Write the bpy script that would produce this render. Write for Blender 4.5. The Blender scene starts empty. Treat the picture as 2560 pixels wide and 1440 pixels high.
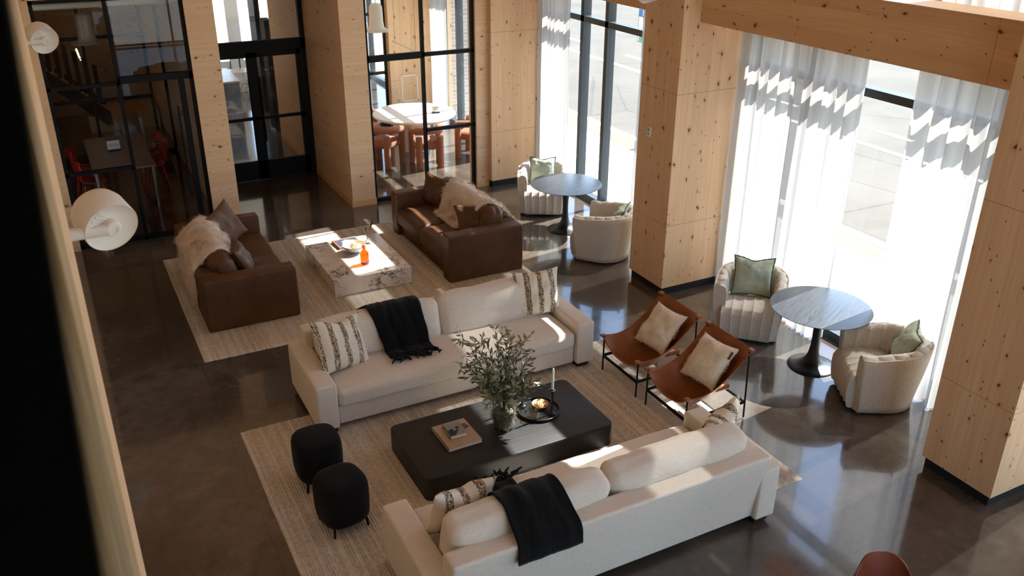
import bpy, bmesh, math, random
from math import sin, cos, pi, sqrt, radians, tan, atan2, exp
from mathutils import Vector, Matrix, noise
random.seed(7)
S = bpy.context.scene
C = S.collection

# ------------------------------------------------------------------ camera
CAM_H = 5.1
def cam_axes(yaw, pitch, roll):
    f = Vector((-sin(yaw)*cos(pitch), cos(yaw)*cos(pitch), -sin(pitch)))
    r = Vector((cos(yaw), sin(yaw), 0)); u = r.cross(f)
    c, s = cos(roll), sin(roll)
    return c*r + s*u, -s*r + c*u, f
cd = bpy.data.cameras.new('camera')
cam = bpy.data.objects.new('camera', cd); C.objects.link(cam)
r_, u_, f_ = cam_axes(radians(-27.4513), radians(25.1943), radians(0.1767))
M = Matrix(((r_.x, u_.x, -f_.x, 0), (r_.y, u_.y, -f_.y, 0), (r_.z, u_.z, -f_.z, CAM_H), (0, 0, 0, 1)))
cam.matrix_world = M
cd.sensor_width = 36; cd.lens = 2227.94/2560*36; cd.clip_start = 0.05; cd.clip_end = 200
cd.dof.use_dof = True; cd.dof.focus_distance = 9.0; cd.dof.aperture_fstop = 2.4
S.camera = cam

# ------------------------------------------------------------------ sky, sun, exposure
SUN = Vector((0.85, 0.10, 1.0)).normalized()          # direction towards the sun
w = bpy.data.worlds.new('sky'); S.world = w; w.use_nodes = True
nt = w.node_tree; nt.nodes.clear()
sky = nt.nodes.new('ShaderNodeTexSky'); sky.sky_type = 'NISHITA'; sky.sun_disc = False
sky.sun_elevation = math.asin(SUN.z); sky.sun_rotation = atan2(SUN.x, SUN.y); sky.air_density = 1.0; sky.dust_density = 0.6
bg = nt.nodes.new('ShaderNodeBackground'); bg.inputs[1].default_value = 0.42
wo = nt.nodes.new('ShaderNodeOutputWorld')
nt.links.new(sky.outputs[0], bg.inputs[0]); nt.links.new(bg.outputs[0], wo.inputs[0])
sl = bpy.data.lights.new('sun', 'SUN'); sl.energy = 13.0; sl.angle = radians(0.53); sl.color = (1.0, 0.975, 0.94)
so = bpy.data.objects.new('sun', sl); C.objects.link(so)
so.rotation_euler = SUN.to_track_quat('Z', 'Y').to_euler(); so.location = (20, 8, 25)
S.view_settings.view_transform = 'Standard'; S.view_settings.look = 'None'
S.view_settings.exposure = 0.74; S.view_settings.gamma = 1.0; S.view_settings.use_curve_mapping = False

# ------------------------------------------------------------------ mesh helper
class MB:
    def __init__(s): s.v = []; s.f = []
    def add(s, vs, fs, m=None):
        o = len(s.v)
        s.v += [tuple(m @ Vector(p)) for p in vs] if m else [tuple(p) for p in vs]
        s.f += [tuple(i+o for i in f) for f in fs]
        return s
    def box(s, c, d, m=None):
        x, y, z = c; a, b, e = d[0]/2, d[1]/2, d[2]/2
        vs = [(x+i*a, y+j*b, z+k*e) for k in (-1, 1) for j in (-1, 1) for i in (-1, 1)]
        return s.add(vs, [(0,2,3,1),(4,5,7,6),(0,1,5,4),(2,6,7,3),(0,4,6,2),(1,3,7,5)], m)
    def lo(s, x0, x1, y0, y1, z0, z1):
        return s.box(((x0+x1)/2, (y0+y1)/2, (z0+z1)/2), (x1-x0, y1-y0, z1-z0))
    def rbox(s, c, d, r, k=3, n=1, fn=None, m=None):
        """rounded box; fn(p, q) may move a point p whose unit cube place is q"""
        h = [max(x/2, 1e-4) for x in d]; r = min(r, *h)
        def ax(H):
            i = H - r
            lo_ = [-(i + r*tan(pi/4*(1-t/k))) for t in range(k)]
            mid = [-i + 2*i*t/n for t in range(n+1)] if i > 1e-6 else [0.0]
            return lo_ + mid + [-x for x in reversed(lo_)]
        A = [ax(H) for H in h]; vs = []; fs = []; idx = {}
        def vid(p):
            key = (round(p[0], 6), round(p[1], 6), round(p[2], 6))
            if key in idx: return idx[key]
            inn = [max(-(H-r), min(H-r, x)) for x, H in zip(p, h)]
            nn = Vector([a-b for a, b in zip(p, inn)])
            q = Vector(inn) + (nn.normalized()*r if nn.length > 1e-9 else nn)
            if fn: q = fn(q, [q[i]/h[i] for i in range(3)])
            idx[key] = len(vs); vs.append((q[0]+c[0], q[1]+c[1], q[2]+c[2])); return idx[key]
        for a in range(3):
            b, e = (a+1) % 3, (a+2) % 3
            for sg in (-1, 1):
                for i in range(len(A[b])-1):
                    for j in range(len(A[e])-1):
                        q = []
                        for ii, jj in ((i, j), (i+1, j), (i+1, j+1), (i, j+1)):
                            p = [0, 0, 0]; p[a] = sg*h[a]; p[b] = A[b][ii]; p[e] = A[e][jj]; q.append(vid(p))
                        if sg < 0: q.reverse()
                        fs.append(tuple(q))
        return s.add(vs, fs, m)
    def lathe(s, prof, seg=32, m=None, cap=True, sx=1, sy=1):
        vs = []; fs = []; n = len(prof)
        for r, z in prof:
            for k in range(seg):
                a = 2*pi*k/seg; vs.append((r*cos(a)*sx, r*sin(a)*sy, z))
        for i in range(n-1):
            for k in range(seg):
                k2 = (k+1) % seg; fs.append((i*seg+k, i*seg+k2, (i+1)*seg+k2, (i+1)*seg+k))
        if cap:
            fs.append(tuple(reversed(range(seg)))); fs.append(tuple((n-1)*seg+k for k in range(seg)))
        return s.add(vs, fs, m)
    def tube(s, pts, rad, seg=8, m=None, cap=True):
        P = [Vector(p) for p in pts]; R = rad if isinstance(rad, (list, tuple)) else [rad]*len(P)
        vs = []; fs = []; T0 = (P[1]-P[0]).normalized()
        up = Vector((0, 0, 1)) if abs(T0.z) < 0.9 else Vector((1, 0, 0))
        N = T0.cross(up).normalized()
        for i, p in enumerate(P):
            T = (P[min(i+1, len(P)-1)] - P[max(i-1, 0)]).normalized()
            N = (N - T*N.dot(T)).normalized(); B = T.cross(N)
            for k in range(seg):
                a = 2*pi*k/seg; vs.append(p + (N*cos(a) + B*sin(a))*R[i])
        for i in range(len(P)-1):
            for k in range(seg):
                k2 = (k+1) % seg; fs.append((i*seg+k, i*seg+k2, (i+1)*seg+k2, (i+1)*seg+k))
        if cap:
            fs.append(tuple(reversed(range(seg)))); fs.append(tuple((len(P)-1)*seg+k for k in range(seg)))
        return s.add(vs, fs, m)
    def cyl(s, a, b, r, seg=12): return s.tube([a, b], r, seg)
    def prism(s, poly, z0, z1, m=None):
        n = len(poly)
        vs = [(x, y, z0) for x, y in poly] + [(x, y, z1) for x, y in poly]
        fs = [tuple(reversed(range(n))), tuple(range(n, 2*n))] + [(i, (i+1) % n, n+(i+1) % n, n+i) for i in range(n)]
        return s.add(vs, fs, m)
    def grid(s, fn, nu, nv, m=None, flip=False):
        vs = [fn(i/nu, j/nv) for i in range(nu+1) for j in range(nv+1)]; w_ = nv+1
        fs = [(i*w_+j, (i+1)*w_+j, (i+1)*w_+j+1, i*w_+j+1) for i in range(nu) for j in range(nv)]
        if flip: fs = [tuple(reversed(f)) for f in fs]
        return s.add(vs, fs, m)
    def shell(s, fn, nu, nv, t, m=None):
        """a sheet fn(u,v) with real thickness t (along its normal)"""
        g = [[Vector(fn(i/nu, j/nv)) for j in range(nv+1)] for i in range(nu+1)]
        vs = []; w_ = nv+1; N0 = (nu+1)*w_
        nr = []
        for i in range(nu+1):
            for j in range(nv+1):
                a = g[min(i+1, nu)][j]-g[max(i-1, 0)][j]; b = g[i][min(j+1, nv)]-g[i][max(j-1, 0)]
                q = a.cross(b); nr.append(q.normalized() if q.length > 1e-12 else Vector((0, 0, 1)))
        top = [g[i][j] + nr[i*w_+j]*t/2 for i in range(nu+1) for j in range(nv+1)]
        bot = [g[i][j] - nr[i*w_+j]*t/2 for i in range(nu+1) for j in range(nv+1)]
        fs = []
        for i in range(nu):
            for j in range(nv):
                q = (i*w_+j, (i+1)*w_+j, (i+1)*w_+j+1, i*w_+j+1)
                fs.append(q); fs.append(tuple(N0+x for x in reversed(q)))
        for i in range(nu):
            for j in (0, nv):
                a, b = i*w_+j, (i+1)*w_+j
                q = (a, a+N0, b+N0, b); fs.append(q if j == 0 else tuple(reversed(q)))
        for j in range(nv):
            for i in (0, nu):
                a, b = i*w_+j, i*w_+j+1
                q = (a, b, b+N0, a+N0); fs.append(q if i == 0 else tuple(reversed(q)))
        return s.add(top+bot, fs, m)
    def build(s, name, mat, parent=None, smooth=False, ang=40):
        me = bpy.data.meshes.new(name); me.from_pydata(s.v, [], s.f); me.update()
        o = bpy.data.objects.new(name, me); C.objects.link(o)
        if mat: me.materials.append(mat)
        if smooth:
            me.polygons.foreach_set('use_smooth', [True]*len(me.polygons))
            if ang < 180:
                bm = bmesh.new(); bm.from_mesh(me); lim = radians(ang)
                for e in bm.edges:
                    if len(e.link_faces) == 2 and e.calc_face_angle(0) > lim: e.smooth = False
                bm.to_mesh(me); bm.free()
        if parent: o.parent = parent
        return o

def tag(o, label, cat, group=None, kind=None):
    o['label'] = label; o['category'] = cat
    if group: o['group'] = group
    if kind: o['kind'] = kind
    return o
def thing(name, label, cat, loc=(0, 0, 0), rz=0, group=None):
    o = bpy.data.objects.new(name, None); C.objects.link(o); o.empty_display_size = 0.1
    o.location = loc; o.rotation_euler = (0, 0, rz)
    return tag(o, label, cat, group)
def struct(o, label=None):
    o['kind'] = 'structure'
    if label: o['label'] = label
    return o
def dup(root, loc, rz, label, group=None, rot=None):
    r = root.copy(); C.objects.link(r); r.location = loc; r.rotation_euler = rot or (0, 0, rz); r['label'] = label
    if group: r['group'] = group
    for ch in list(root.children):
        c = ch.copy(); C.objects.link(c); c.parent = r
        for g in list(ch.children):
            d = g.copy(); C.objects.link(d); d.parent = c
    return r
def T(x, y, z): return Matrix.Translation((x, y, z))
def RX(a): return Matrix.Rotation(radians(a), 4, 'X')
def RY(a): return Matrix.Rotation(radians(a), 4, 'Y')
def RZ(a): return Matrix.Rotation(radians(a), 4, 'Z')
def fbm(x, y=0.0, z=0.0): return noise.fractal(Vector((x, y, z)), 1.0, 2.0, 3)
def sm(a, b, x):
    t = max(0, min(1, (x-a)/(b-a))); return t*t*(3-2*t)
# ------------------------------------------------------------------ materials
def rgb(h):
    c = [int(h[i:i+2], 16)/255 for i in (0, 2, 4)]
    return tuple(x/12.92 if x <= .04045 else ((x+.055)/1.055)**2.4 for x in c) + (1,)
class NT:
    """tiny node-building helper"""
    def __init__(s, name):
        s.m = bpy.data.materials.new(name); s.m.use_nodes = True; s.t = s.m.node_tree; s.t.nodes.clear()
        s.out = s.n('ShaderNodeOutputMaterial')
    def n(s, ty, **kw):
        x = s.t.nodes.new(ty)
        for k_, v_ in kw.items(): setattr(x, k_, v_)
        return x
    def set(s, sock, v):
        if hasattr(v, 'is_linked') or hasattr(v, 'links'): s.t.links.new(v, sock)
        else: sock.default_value = v
    def math(s, op, a, b=0.0, c=0.0):
        x = s.n('ShaderNodeMath', operation=op)
        s.set(x.inputs[0], a); s.set(x.inputs[1], b); s.set(x.inputs[2], c); return x.outputs[0]
    def obj(s): return s.n('ShaderNodeTexCoord').outputs['Object']
    def xyz(s, v):
        x = s.n('ShaderNodeSeparateXYZ'); s.set(x.inputs[0], v); return x.outputs
    def vec(s, a, b, c=0.0):
        x = s.n('ShaderNodeCombineXYZ'); s.set(x.inputs[0], a); s.set(x.inputs[1], b); s.set(x.inputs[2], c); return x.outputs[0]
    def scale(s, v, sc):
        x = s.n('ShaderNodeVectorMath', operation='MULTIPLY'); s.set(x.inputs[0], v); x.inputs[1].default_value = sc; return x.outputs[0]
    def noise(s, v, sc, det=3, rough=.5, dist=0, col=False):
        x = s.n('ShaderNodeTexNoise'); s.set(x.inputs['Vector'], v); x.inputs['Scale'].default_value = sc
        x.inputs['Detail'].default_value = det; x.inputs['Roughness'].default_value = rough; x.inputs['Distortion'].default_value = dist
        return x.outputs['Color' if col else 'Fac']
    def ramp(s, f, stops):
        x = s.n('ShaderNodeValToRGB'); s.set(x.inputs[0], f); e = x.color_ramp.elements
        while len(e) < len(stops): e.new(0.5)
        for i, (p, c) in enumerate(stops):
            e[i].position = p; e[i].color = c if len(c) == 4 else tuple(c)+(1,)
        return x.outputs[0]
    def mapr(s, f, a, b, c=0.0, d=1.0):
        x = s.n('ShaderNodeMapRange'); s.set(x.inputs[0], f)
        for i, q in enumerate((a, b, c, d)): x.inputs[i+1].default_value = q
        return x.outputs[0]
    def mix(s, f, a, b, mode='MIX'):
        x = s.n('ShaderNodeMix', data_type='RGBA', blend_type=mode)
        s.set(x.inputs[0], f); s.set(x.inputs[6], a); s.set(x.inputs[7], b); return x.outputs[2]
    def bump(s, h, st=.3, d=.01):
        x = s.n('ShaderNodeBump'); s.set(x.inputs['Height'], h); x.inputs['Strength'].default_value = st; x.inputs['Distance'].default_value = d
        return x.outputs[0]
    def bsdf(s, col, rough=.6, spec=.3, normal=None, metal=0, **kw):
        x = s.n('ShaderNodeBsdfPrincipled'); s.set(x.inputs['Base Color'], col); s.set(x.inputs['Roughness'], rough)
        x.inputs['Specular IOR Level'].default_value = spec; x.inputs['Metallic'].default_value = metal
        if normal is not None: s.set(x.inputs['Normal'], normal)
        for k_, v_ in kw.items(): s.set(x.inputs[k_.replace('_', ' ')], v_)
        s.t.links.new(x.outputs[0], s.out.inputs[0]); return x
def plain(name, col, rough=.6, spec=.3, var=.12, bump=0, bs=60, metal=0, **kw):
    t = NT(name); o = t.obj(); n_ = t.noise(o, 6, 4)
    c = t.mix(t.mapr(n_, .25, .75), tuple(x*(1-var) for x in col[:3])+(1,), tuple(min(1, x*(1+var)) for x in col[:3])+(1,))
    nn = t.bump(t.noise(o, bs, 3), bump, .01) if bump else None
    t.bsdf(c, rough, spec, nn, metal, **kw); return t.m
def wood(name, vertical=True, light='E8CAA6', dark='DBB189', board=.19, seams=(), knot=1.0, rough=.55, seed=0.0, knotcol='6A3A18'):
    t = NT(name); X, Y, Z = t.xyz(t.obj())
    hor = t.math('ADD', X, Y)
    ac, al = (hor, Z) if vertical else (Z, hor)
    ac = t.math('ADD', ac, seed)
    b = t.math('FLOOR', t.math('DIVIDE', ac, board))
    wn = t.n('ShaderNodeTexWhiteNoise', noise_dimensions='1D'); t.set(wn.inputs['W'], b); rnd = wn.outputs['Value']
    # long grain
    g = t.noise(t.vec(t.math('MULTIPLY', ac, 38), t.math('MULTIPLY', al, 1.3), t.math('MULTIPLY', rnd, 40)), 1.0, 4, .55, .6)
    big = t.noise(t.vec(t.math('MULTIPLY', ac, 7), t.math('MULTIPLY', al, .9), t.math('MULTIPLY', rnd, 15)), 1.0, 2, .5, .4)
    col = t.mix(t.mapr(g, .3, .7), rgb(light), rgb(dark))
    col = t.mix(t.math('MULTIPLY', t.mapr(big, .35, .75), .45), col, rgb(dark))
    col = t.mix(t.math('MULTIPLY', t.mapr(rnd, 0, 1, -.1, .42), 1.0), col, tuple(x*.86 for x in rgb(dark)[:3])+(1,))
    # knots
    wob = t.noise(t.vec(ac, al, 0), 5, 2)
    vv = t.n('ShaderNodeTexVoronoi', voronoi_dimensions='2D', feature='F1')
    t.set(vv.inputs['Vector'], t.vec(t.math('ADD', t.math('MULTIPLY', ac, 5.3), t.math('MULTIPLY', wob, .8)), t.math('ADD', t.math('MULTIPLY', al, 3.1), t.math('MULTIPLY', rnd, 7.0)), 0)); vv.inputs['Scale'].default_value = 1.0
    cr = t.n('ShaderNodeSeparateColor'); t.set(cr.inputs[0], vv.outputs['Color'])
    size = t.mapr(cr.outputs[1], 0, 1, .03, .10*knot)
    gate = t.math('GREATER_THAN', cr.outputs[0], .60)
    k = t.math('MULTIPLY', gate, t.mapr(t.math('DIVIDE', vv.outputs['Distance'], size), .55, 1.15, 1, 0))
    halo = t.math('MULTIPLY', gate, t.mapr(t.math('DIVIDE', vv.outputs['Distance'], size), .8, 3.0, .35, 0))
    col = t.mix(halo, col, rgb('B07A42'))
    col = t.mix(k, col, rgb(knotcol))
    v2 = t.n('ShaderNodeTexVoronoi', voronoi_dimensions='2D', feature='F1')
    t.set(v2.inputs['Vector'], t.vec(t.math('MULTIPLY', ac, 13.0), t.math('ADD', t.math('MULTIPLY', al, 7.0), t.math('MULTIPLY', rnd, 11.0)), 0)); v2.inputs['Scale'].default_value = 1.0
    c2 = t.n('ShaderNodeSeparateColor'); t.set(c2.inputs[0], v2.outputs['Color'])
    k2 = t.math('MULTIPLY', t.math('GREATER_THAN', c2.outputs[0], .86), t.mapr(v2.outputs['Distance'], .05*knot, .11*knot, .85, 0))
    col = t.mix(k2, col, rgb(knotcol))
    # board joints and panel seams
    fr = t.math('FRACT', t.math('DIVIDE', ac, board))
    j = t.math('LESS_THAN', t.math('ABSOLUTE', t.math('SUBTRACT', fr, .5)), .497)
    col = t.mix(t.math('MULTIPLY', t.math('SUBTRACT', 1.0, j), .35), col, rgb('7C5126'))
    for a in seams:
        d = t.math('LESS_THAN', t.math('ABSOLUTE', t.math('SUBTRACT', al, a)), .003)
        col = t.mix(t.math('MULTIPLY', d, .55), col, rgb('5A3A1C'))
    t.bsdf(col, rough, .28, t.bump(g, .08, .004)); return t.m
M_ = {}
M_['wood_v'] = wood('pine_vertical', True, seams=(2.66, .98))
M_['wood_h'] = wood('pine_horizontal', False, board=.21, light='EACDAA', dark='DDB690', seed=3.3, knot=.9)
M_['wood_beam'] = wood('pine_beam', False, board=.21, light='E3BF97', dark='D4A87B', seed=.11, seams=(11.63, 18.2), knot=1.0)
M_['wood_trim'] = plain('pine_trim', rgb('D8AE78'), .5, .3, .06)
M_['ply'] = wood('plywood_edge', True, board=.012, light='C4B090', dark='94764F', knot=.01)
M_['black'] = plain('black_metal', rgb('121314'), .62, .18, .1)
M_['graphite'] = plain('graphite_metal', rgb('3A4247'), .4, .4, .08)
M_['basebl'] = plain('black_base', rgb('1B1D21'), .5, .3, .08)
M_['darkjamb'] = plain('dark_jamb', rgb('060504'), .9, .05, .1)
M_['white_paint'] = plain('white_paint', rgb('E9E3DA'), .45, .35, .02)
def floor_mat():
    t = NT('polished_concrete'); o = t.obj(); X, Y, Z = t.xyz(o)
    a = t.noise(o, .9, 6, .62, .8); b = t.noise(o, 4.5, 6, .7, .4); c_ = t.noise(o, 60, 3)
    f = t.math('ADD', t.math('MULTIPLY', a, .6), t.math('ADD', t.math('MULTIPLY', b, .3), t.math('MULTIPLY', c_, .1)))
    col = t.ramp(f, [(.30, rgb('352C26')), (.5, rgb('4E453D')), (.70, rgb('6D6359'))])
    for ax, ps in ((Y, (3.785, 8.72, 13.615, 18.4)), (X, (.92, 6.95))):
        for p in ps:
            d = t.math('LESS_THAN', t.math('ABSOLUTE', t.math('SUBTRACT', ax, p)), .0035)
            col = t.mix(t.math('MULTIPLY', d, .55), col, rgb('2A2420'))
    sc = t.noise(t.scale(o, (3, 55, 1)), 1.0, 2, .5, 1.5)
    ro = t.math('ADD', t.mapr(b, .3, .7, .10, .17), t.mapr(sc, .66, .74, 0, .05))
    t.bsdf(col, ro, .6, t.bump(a, .02, .02), Coat_Weight=.6, Coat_Roughness=.04); return t.m
M_['floor'] = floor_mat()
def weave(name, col, sc=260, var=.1, bump=.25, rough=.85, dark=.75, sheen=.15, cloud=3):
    t = NT(name); o = t.obj(); X, Y, Z = t.xyz(o)
    n_ = t.noise(o, sc, 2, .6); cl = t.noise(o, cloud, 3)
    st = t.noise(t.scale(o, (1, 1, .12)), sc*.8, 1); st2 = t.noise(t.scale(o, (.1, 1, 1)), sc*.8, 1)
    f = t.math('MULTIPLY', t.math('ADD', st, st2), .5)
    c = t.mix(t.mapr(f, .38, .62), tuple(x*dark for x in col[:3])+(1,), col)
    c = t.mix(t.math('MULTIPLY', t.mapr(cl, .3, .7), var*2), c, tuple(x*(1-var) for x in col[:3])+(1,))
    t.bsdf(c, rough, .12, t.bump(t.math('ADD', n_, f), bump, .004), Sheen_Weight=sheen, Sheen_Roughness=.5); return t.m
M_['linen'] = weave('cream_linen', rgb('E2D8CB'), 220, .05, .22, dark=.86)
M_['boucle'] = weave('oatmeal_boucle', rgb('CFC6BA'), 150, .06, .5, dark=.78)
M_['green'] = weave('sage_green_linen', rgb('AAB5A2'), 300, .1, .2, dark=.85)
M_['greend'] = weave('dark_sage_trim', rgb('5B6455'), 200, .1, .4, dark=.7)
M_['blackknit'] = weave('black_wool', rgb('121214'), 180, .1, .6, rough=.95, dark=.6, sheen=.08)
M_['blackfab'] = weave('black_felt', rgb('151517'), 300, .08, .2, rough=.95, dark=.8, sheen=.05)
M_['sherpa'] = weave('cream_sherpa', rgb('F0E4CE'), 90, .08, .9, dark=.9)
M_['terracotta'] = weave('terracotta_boucle', rgb('A0654C'), 90, .1, .9, dark=.75)
M_['fur'] = plain('sheepskin', rgb('EADACA'), .9, .1, .14, Sheen_Weight=.2)
def leather(name, c1, c2, rough=.42):
    t = NT(name); o = t.obj(); a = t.noise(o, 4, 4, .6, .5); v = t.n('ShaderNodeTexVoronoi'); t.set(v.inputs['Vector'], o); v.inputs['Scale'].default_value = 260
    c = t.mix(t.mapr(a, .3, .7), c1, c2)
    t.bsdf(c, rough, .4, t.bump(t.math('ADD', v.outputs['Distance'], t.math('MULTIPLY', a, .6)), .12, .003)); return t.m
M_['brown'] = leather('brown_leather', rgb('4B2E18'), rgb('5D3B20'), .5)
M_['brownp'] = leather('brown_pillow_leather', rgb('5E4230'), rgb('6B4C38'), .62)
M_['tan'] = leather('cognac_leather', rgb('7E431F'), rgb('9A5A2C'), .36)
M_['shellred'] = leather('rust_leather', rgb('6E3420'), rgb('844028'), .38)
def stripes():
    t = NT('striped_wool'); X, Y, Z = t.xyz(t.obj())
    wob = t.noise(t.vec(X, Y, Z), 9, 2); u = t.math('ADD', X, t.math('MULTIPLY', wob, .02))
    fr = t.math('FRACT', t.math('ADD', t.math('DIVIDE', u, .145), .3))
    band = t.mapr(t.math('ABSOLUTE', t.math('SUBTRACT', fr, .5)), .20, .24, 1, 0)
    n_ = t.noise(t.vec(t.math('MULTIPLY', X, 150), t.math('MULTIPLY', Y, 60), t.math('MULTIPLY', Z, 60)), 1.0, 3, .6)
    dark = t.math('MULTIPLY', band, t.mapr(n_, .49, .56))
    n2 = t.noise(t.vec(t.math('MULTIPLY', X, 90), t.math('MULTIPLY', Y, 30), Z), 1.0, 2)
    base = t.mix(t.math('MULTIPLY', band, t.mapr(n2, .4, .6)), rgb('E4DAC8'), rgb('A98C6C'))
    c = t.mix(dark, base, rgb('2A2523'))
    rib = t.noise(t.vec(t.math('MULTIPLY', X, 160), t.math('MULTIPLY', Y, 22), 0), 1.0, 2)
    t.bsdf(c, .92, .1, t.bump(t.math('ADD', rib, n_), .6, .006)); return t.m
M_['stripe'] = stripes()
def rug():
    t = NT('ribbed_wool_rug'); X, Y, Z = t.xyz(t.obj())
    b = t.math('FLOOR', t.math('DIVIDE', X, .024))
    wn = t.n('ShaderNodeTexWhiteNoise', noise_dimensions='1D'); t.set(wn.inputs['W'], b)
    n_ = t.noise(t.vec(t.math('MULTIPLY', b, 3.7), t.math('MULTIPLY', Y, 26), 0), 1.0, 3, .7)
    kn = t.noise(t.vec(t.math('MULTIPLY', X, 60), t.math('MULTIPLY', Y, 120), 0), 1.0, 2)
    big = t.noise(t.vec(X, Y, 0), 1.2, 2)
    f = t.math('ADD', t.math('MULTIPLY', n_, .6), t.math('ADD', t.math('MULTIPLY', wn.outputs['Value'], .16), t.math('MULTIPLY', big, .24)))
    c = t.ramp(f, [(.32, rgb('B0A598')), (.5, rgb('D2C9BE')), (.68, rgb('EAE4DC'))])
    t.bsdf(c, .95, .05, t.bump(t.math('ADD', kn, n_), .55, .008), Sheen_Weight=.1); return t.m
M_['rug'] = rug()
def marble():
    t = NT('veined_marble'); o = t.obj()
    wn = t.noise(o, 2.2, 5, .6, 0, True)
    vm = t.n('ShaderNodeVectorMath', operation='MULTIPLY_ADD'); t.set(vm.inputs[0], wn); vm.inputs[1].default_value = (.55,)*3; t.set(vm.inputs[2], o)
    v = t.n('ShaderNodeTexVoronoi', feature='DISTANCE_TO_EDGE'); t.set(v.inputs['Vector'], vm.outputs[0]); v.inputs['Scale'].default_value = 6.5
    v2 = t.n('ShaderNodeTexVoronoi', feature='DISTANCE_TO_EDGE'); t.set(v2.inputs['Vector'], vm.outputs[0]); v2.inputs['Scale'].default_value = 17
    patch = t.mapr(t.noise(o, 2.6, 3, .6), .47, .56)
    a = t.math('MULTIPLY', t.mapr(v.outputs['Distance'], .0, .07, 1, 0), patch)
    b = t.math('MULTIPLY', t.mapr(v2.outputs['Distance'], .0, .09, 1, 0), t.mapr(t.noise(o, 3.4, 3, .6), .53, .60))
    f = t.math('MINIMUM', t.math('ADD', a, b), 1.0)
    cl = t.mapr(t.noise(o, 3.0, 4, .6), .4, .7)
    c = t.mix(t.math('MULTIPLY', cl, .5), rgb('E6DCCF'), rgb('C7B5A2'))
    c = t.mix(t.math('MULTIPLY', f, .88), c, rgb('2B2E38'))
    t.bsdf(c, .22, .45); return t.m
M_['marble'] = marble()
def darkoak(name, c1, c2, rough, spec=.5, sc=1.0, curl=.6):
    t = NT(name); X, Y, Z = t.xyz(t.obj())
    g = t.noise(t.vec(t.math('MULTIPLY', X, 2.2*sc), t.math('MULTIPLY', t.math('ADD', Y, t.math('MULTIPLY', Z, 1.0)), 34*sc), 0), 1.0, 5, .6, curl)
    w_ = t.n('ShaderNodeTexWave', wave_type='RINGS', rings_direction='SPHERICAL'); t.set(w_.inputs['Vector'], t.vec(t.math('MULTIPLY', X, .5), t.math('MULTIPLY', Y, 6.0), 0))
    w_.inputs['Scale'].default_value = 3.5; w_.inputs['Distortion'].default_value = 6; w_.inputs['Detail'].default_value = 2; w_.inputs['Detail Scale'].default_value = .8
    f = t.math('ADD', t.math('MULTIPLY', g, .7), t.math('MULTIPLY', w_.outputs['Fac'], .3))
    c = t.mix(t.mapr(f, .3, .7), c1, c2)
    t.bsdf(c, t.mapr(f, .3, .7, rough, rough+.12), spec, t.bump(f, .25, .003)); return t.m
M_['oak'] = darkoak('black_oak', rgb('141414'), rgb('2A2827'), .46, .45)
M_['tulip'] = darkoak('blue_black_ash', rgb('20242A'), rgb('353B43'), .26, .6, .8, 1.2)
M_['tulipleg'] = plain('satin_black', rgb('14171A'), .33, .5, .05)
def glass(name, tint=(1, 1, 1, 1), ior=1.45, gloss=1.0, rough=0.0):
    t = NT(name); tr = t.n('ShaderNodeBsdfTransparent'); tr.inputs[0].default_value = tint
    gl = t.n('ShaderNodeBsdfGlossy'); gl.inputs['Roughness'].default_value = rough
    fr = t.n('ShaderNodeFresnel'); fr.inputs[0].default_value = ior
    mx = t.n('ShaderNodeMixShader'); bf = t.n('ShaderNodeNewGeometry').outputs['Backfacing']
    t.set(mx.inputs[0], t.math('MINIMUM', 1.0, t.math('MULTIPLY', t.math('MULTIPLY', fr.outputs[0], gloss), t.math('SUBTRACT', 1.0, bf))))
    t.t.links.new(tr.outputs[0], mx.inputs[1]); t.t.links.new(gl.outputs[0], mx.inputs[2]); t.t.links.new(mx.outputs[0], t.out.inputs[0])
    return t.m
M_['glass'] = glass('clear_pane', (.97, .985, .98, 1))
M_['glassin'] = glass('smoked_pane', (.95, .95, .94, 1))
M_['vaseglass'] = glass('vase_glass', (.88, .95, .94, 1), 1.5, 1.2)
M_['vasebase'] = glass('teal_glass', (.45, .85, .87, 1), 1.5, 1.0)
M_['amber'] = glass('amber_glass', (.84, .52, .26, 1), 1.5, 1.0)
M_['goldglass'] = glass('honey_glass', (.93, .86, .72, 1), 1.6, 2.0, .05)
M_['clearjar'] = glass('jar_glass', (.93, .95, .95, 1), 1.5, 1.0)
def curtain():
    t = NT('sheer_curtain'); o = t.obj()
    c = (.49, .485, .475, 1); n_ = t.noise(t.scale(o, (1, 300, 300)), 1.0, 2)
    di = t.n('ShaderNodeBsdfDiffuse'); di.inputs[0].default_value = c
    tl = t.n('ShaderNodeBsdfTranslucent'); tl.inputs[0].default_value = c
    tr = t.n('ShaderNodeBsdfTransparent'); tr.inputs[0].default_value = (1, 1, 1, 1)
    m1 = t.n('ShaderNodeMixShader'); m1.inputs[0].default_value = .55
    t.t.links.new(di.outputs[0], m1.inputs[1]); t.t.links.new(tl.outputs[0], m1.inputs[2])
    m2 = t.n('ShaderNodeMixShader'); t.set(m2.inputs[0], t.mapr(n_, .3, .7, .06, .15))
    t.t.links.new(m1.outputs[0], m2.inputs[1]); t.t.links.new(tr.outputs[0], m2.inputs[2]); t.t.links.new(m2.outputs[0], t.out.inputs[0])
    return t.m
M_['curtain'] = curtain()
def leafm():
    t = NT('olive_leaf'); o = t.obj(); n_ = t.noise(o, 14, 2); Z = t.xyz(o)[2]
    c = t.mix(t.mapr(n_, .35, .65), rgb('5A6644'), rgb('7E8060'))
    c = t.mix(t.mapr(Z, .45, .95), c, rgb('968D76'))
    t.bsdf(c, .5, .35); return t.m
M_['leaf'] = leafm()
M_['twig'] = plain('twig_bark', rgb('5A4A3A'), .8, .2, .2)
M_['moss'] = plain('dried_moss', rgb('8C7E6E'), .95, .1, .5, .8, 60)
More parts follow.
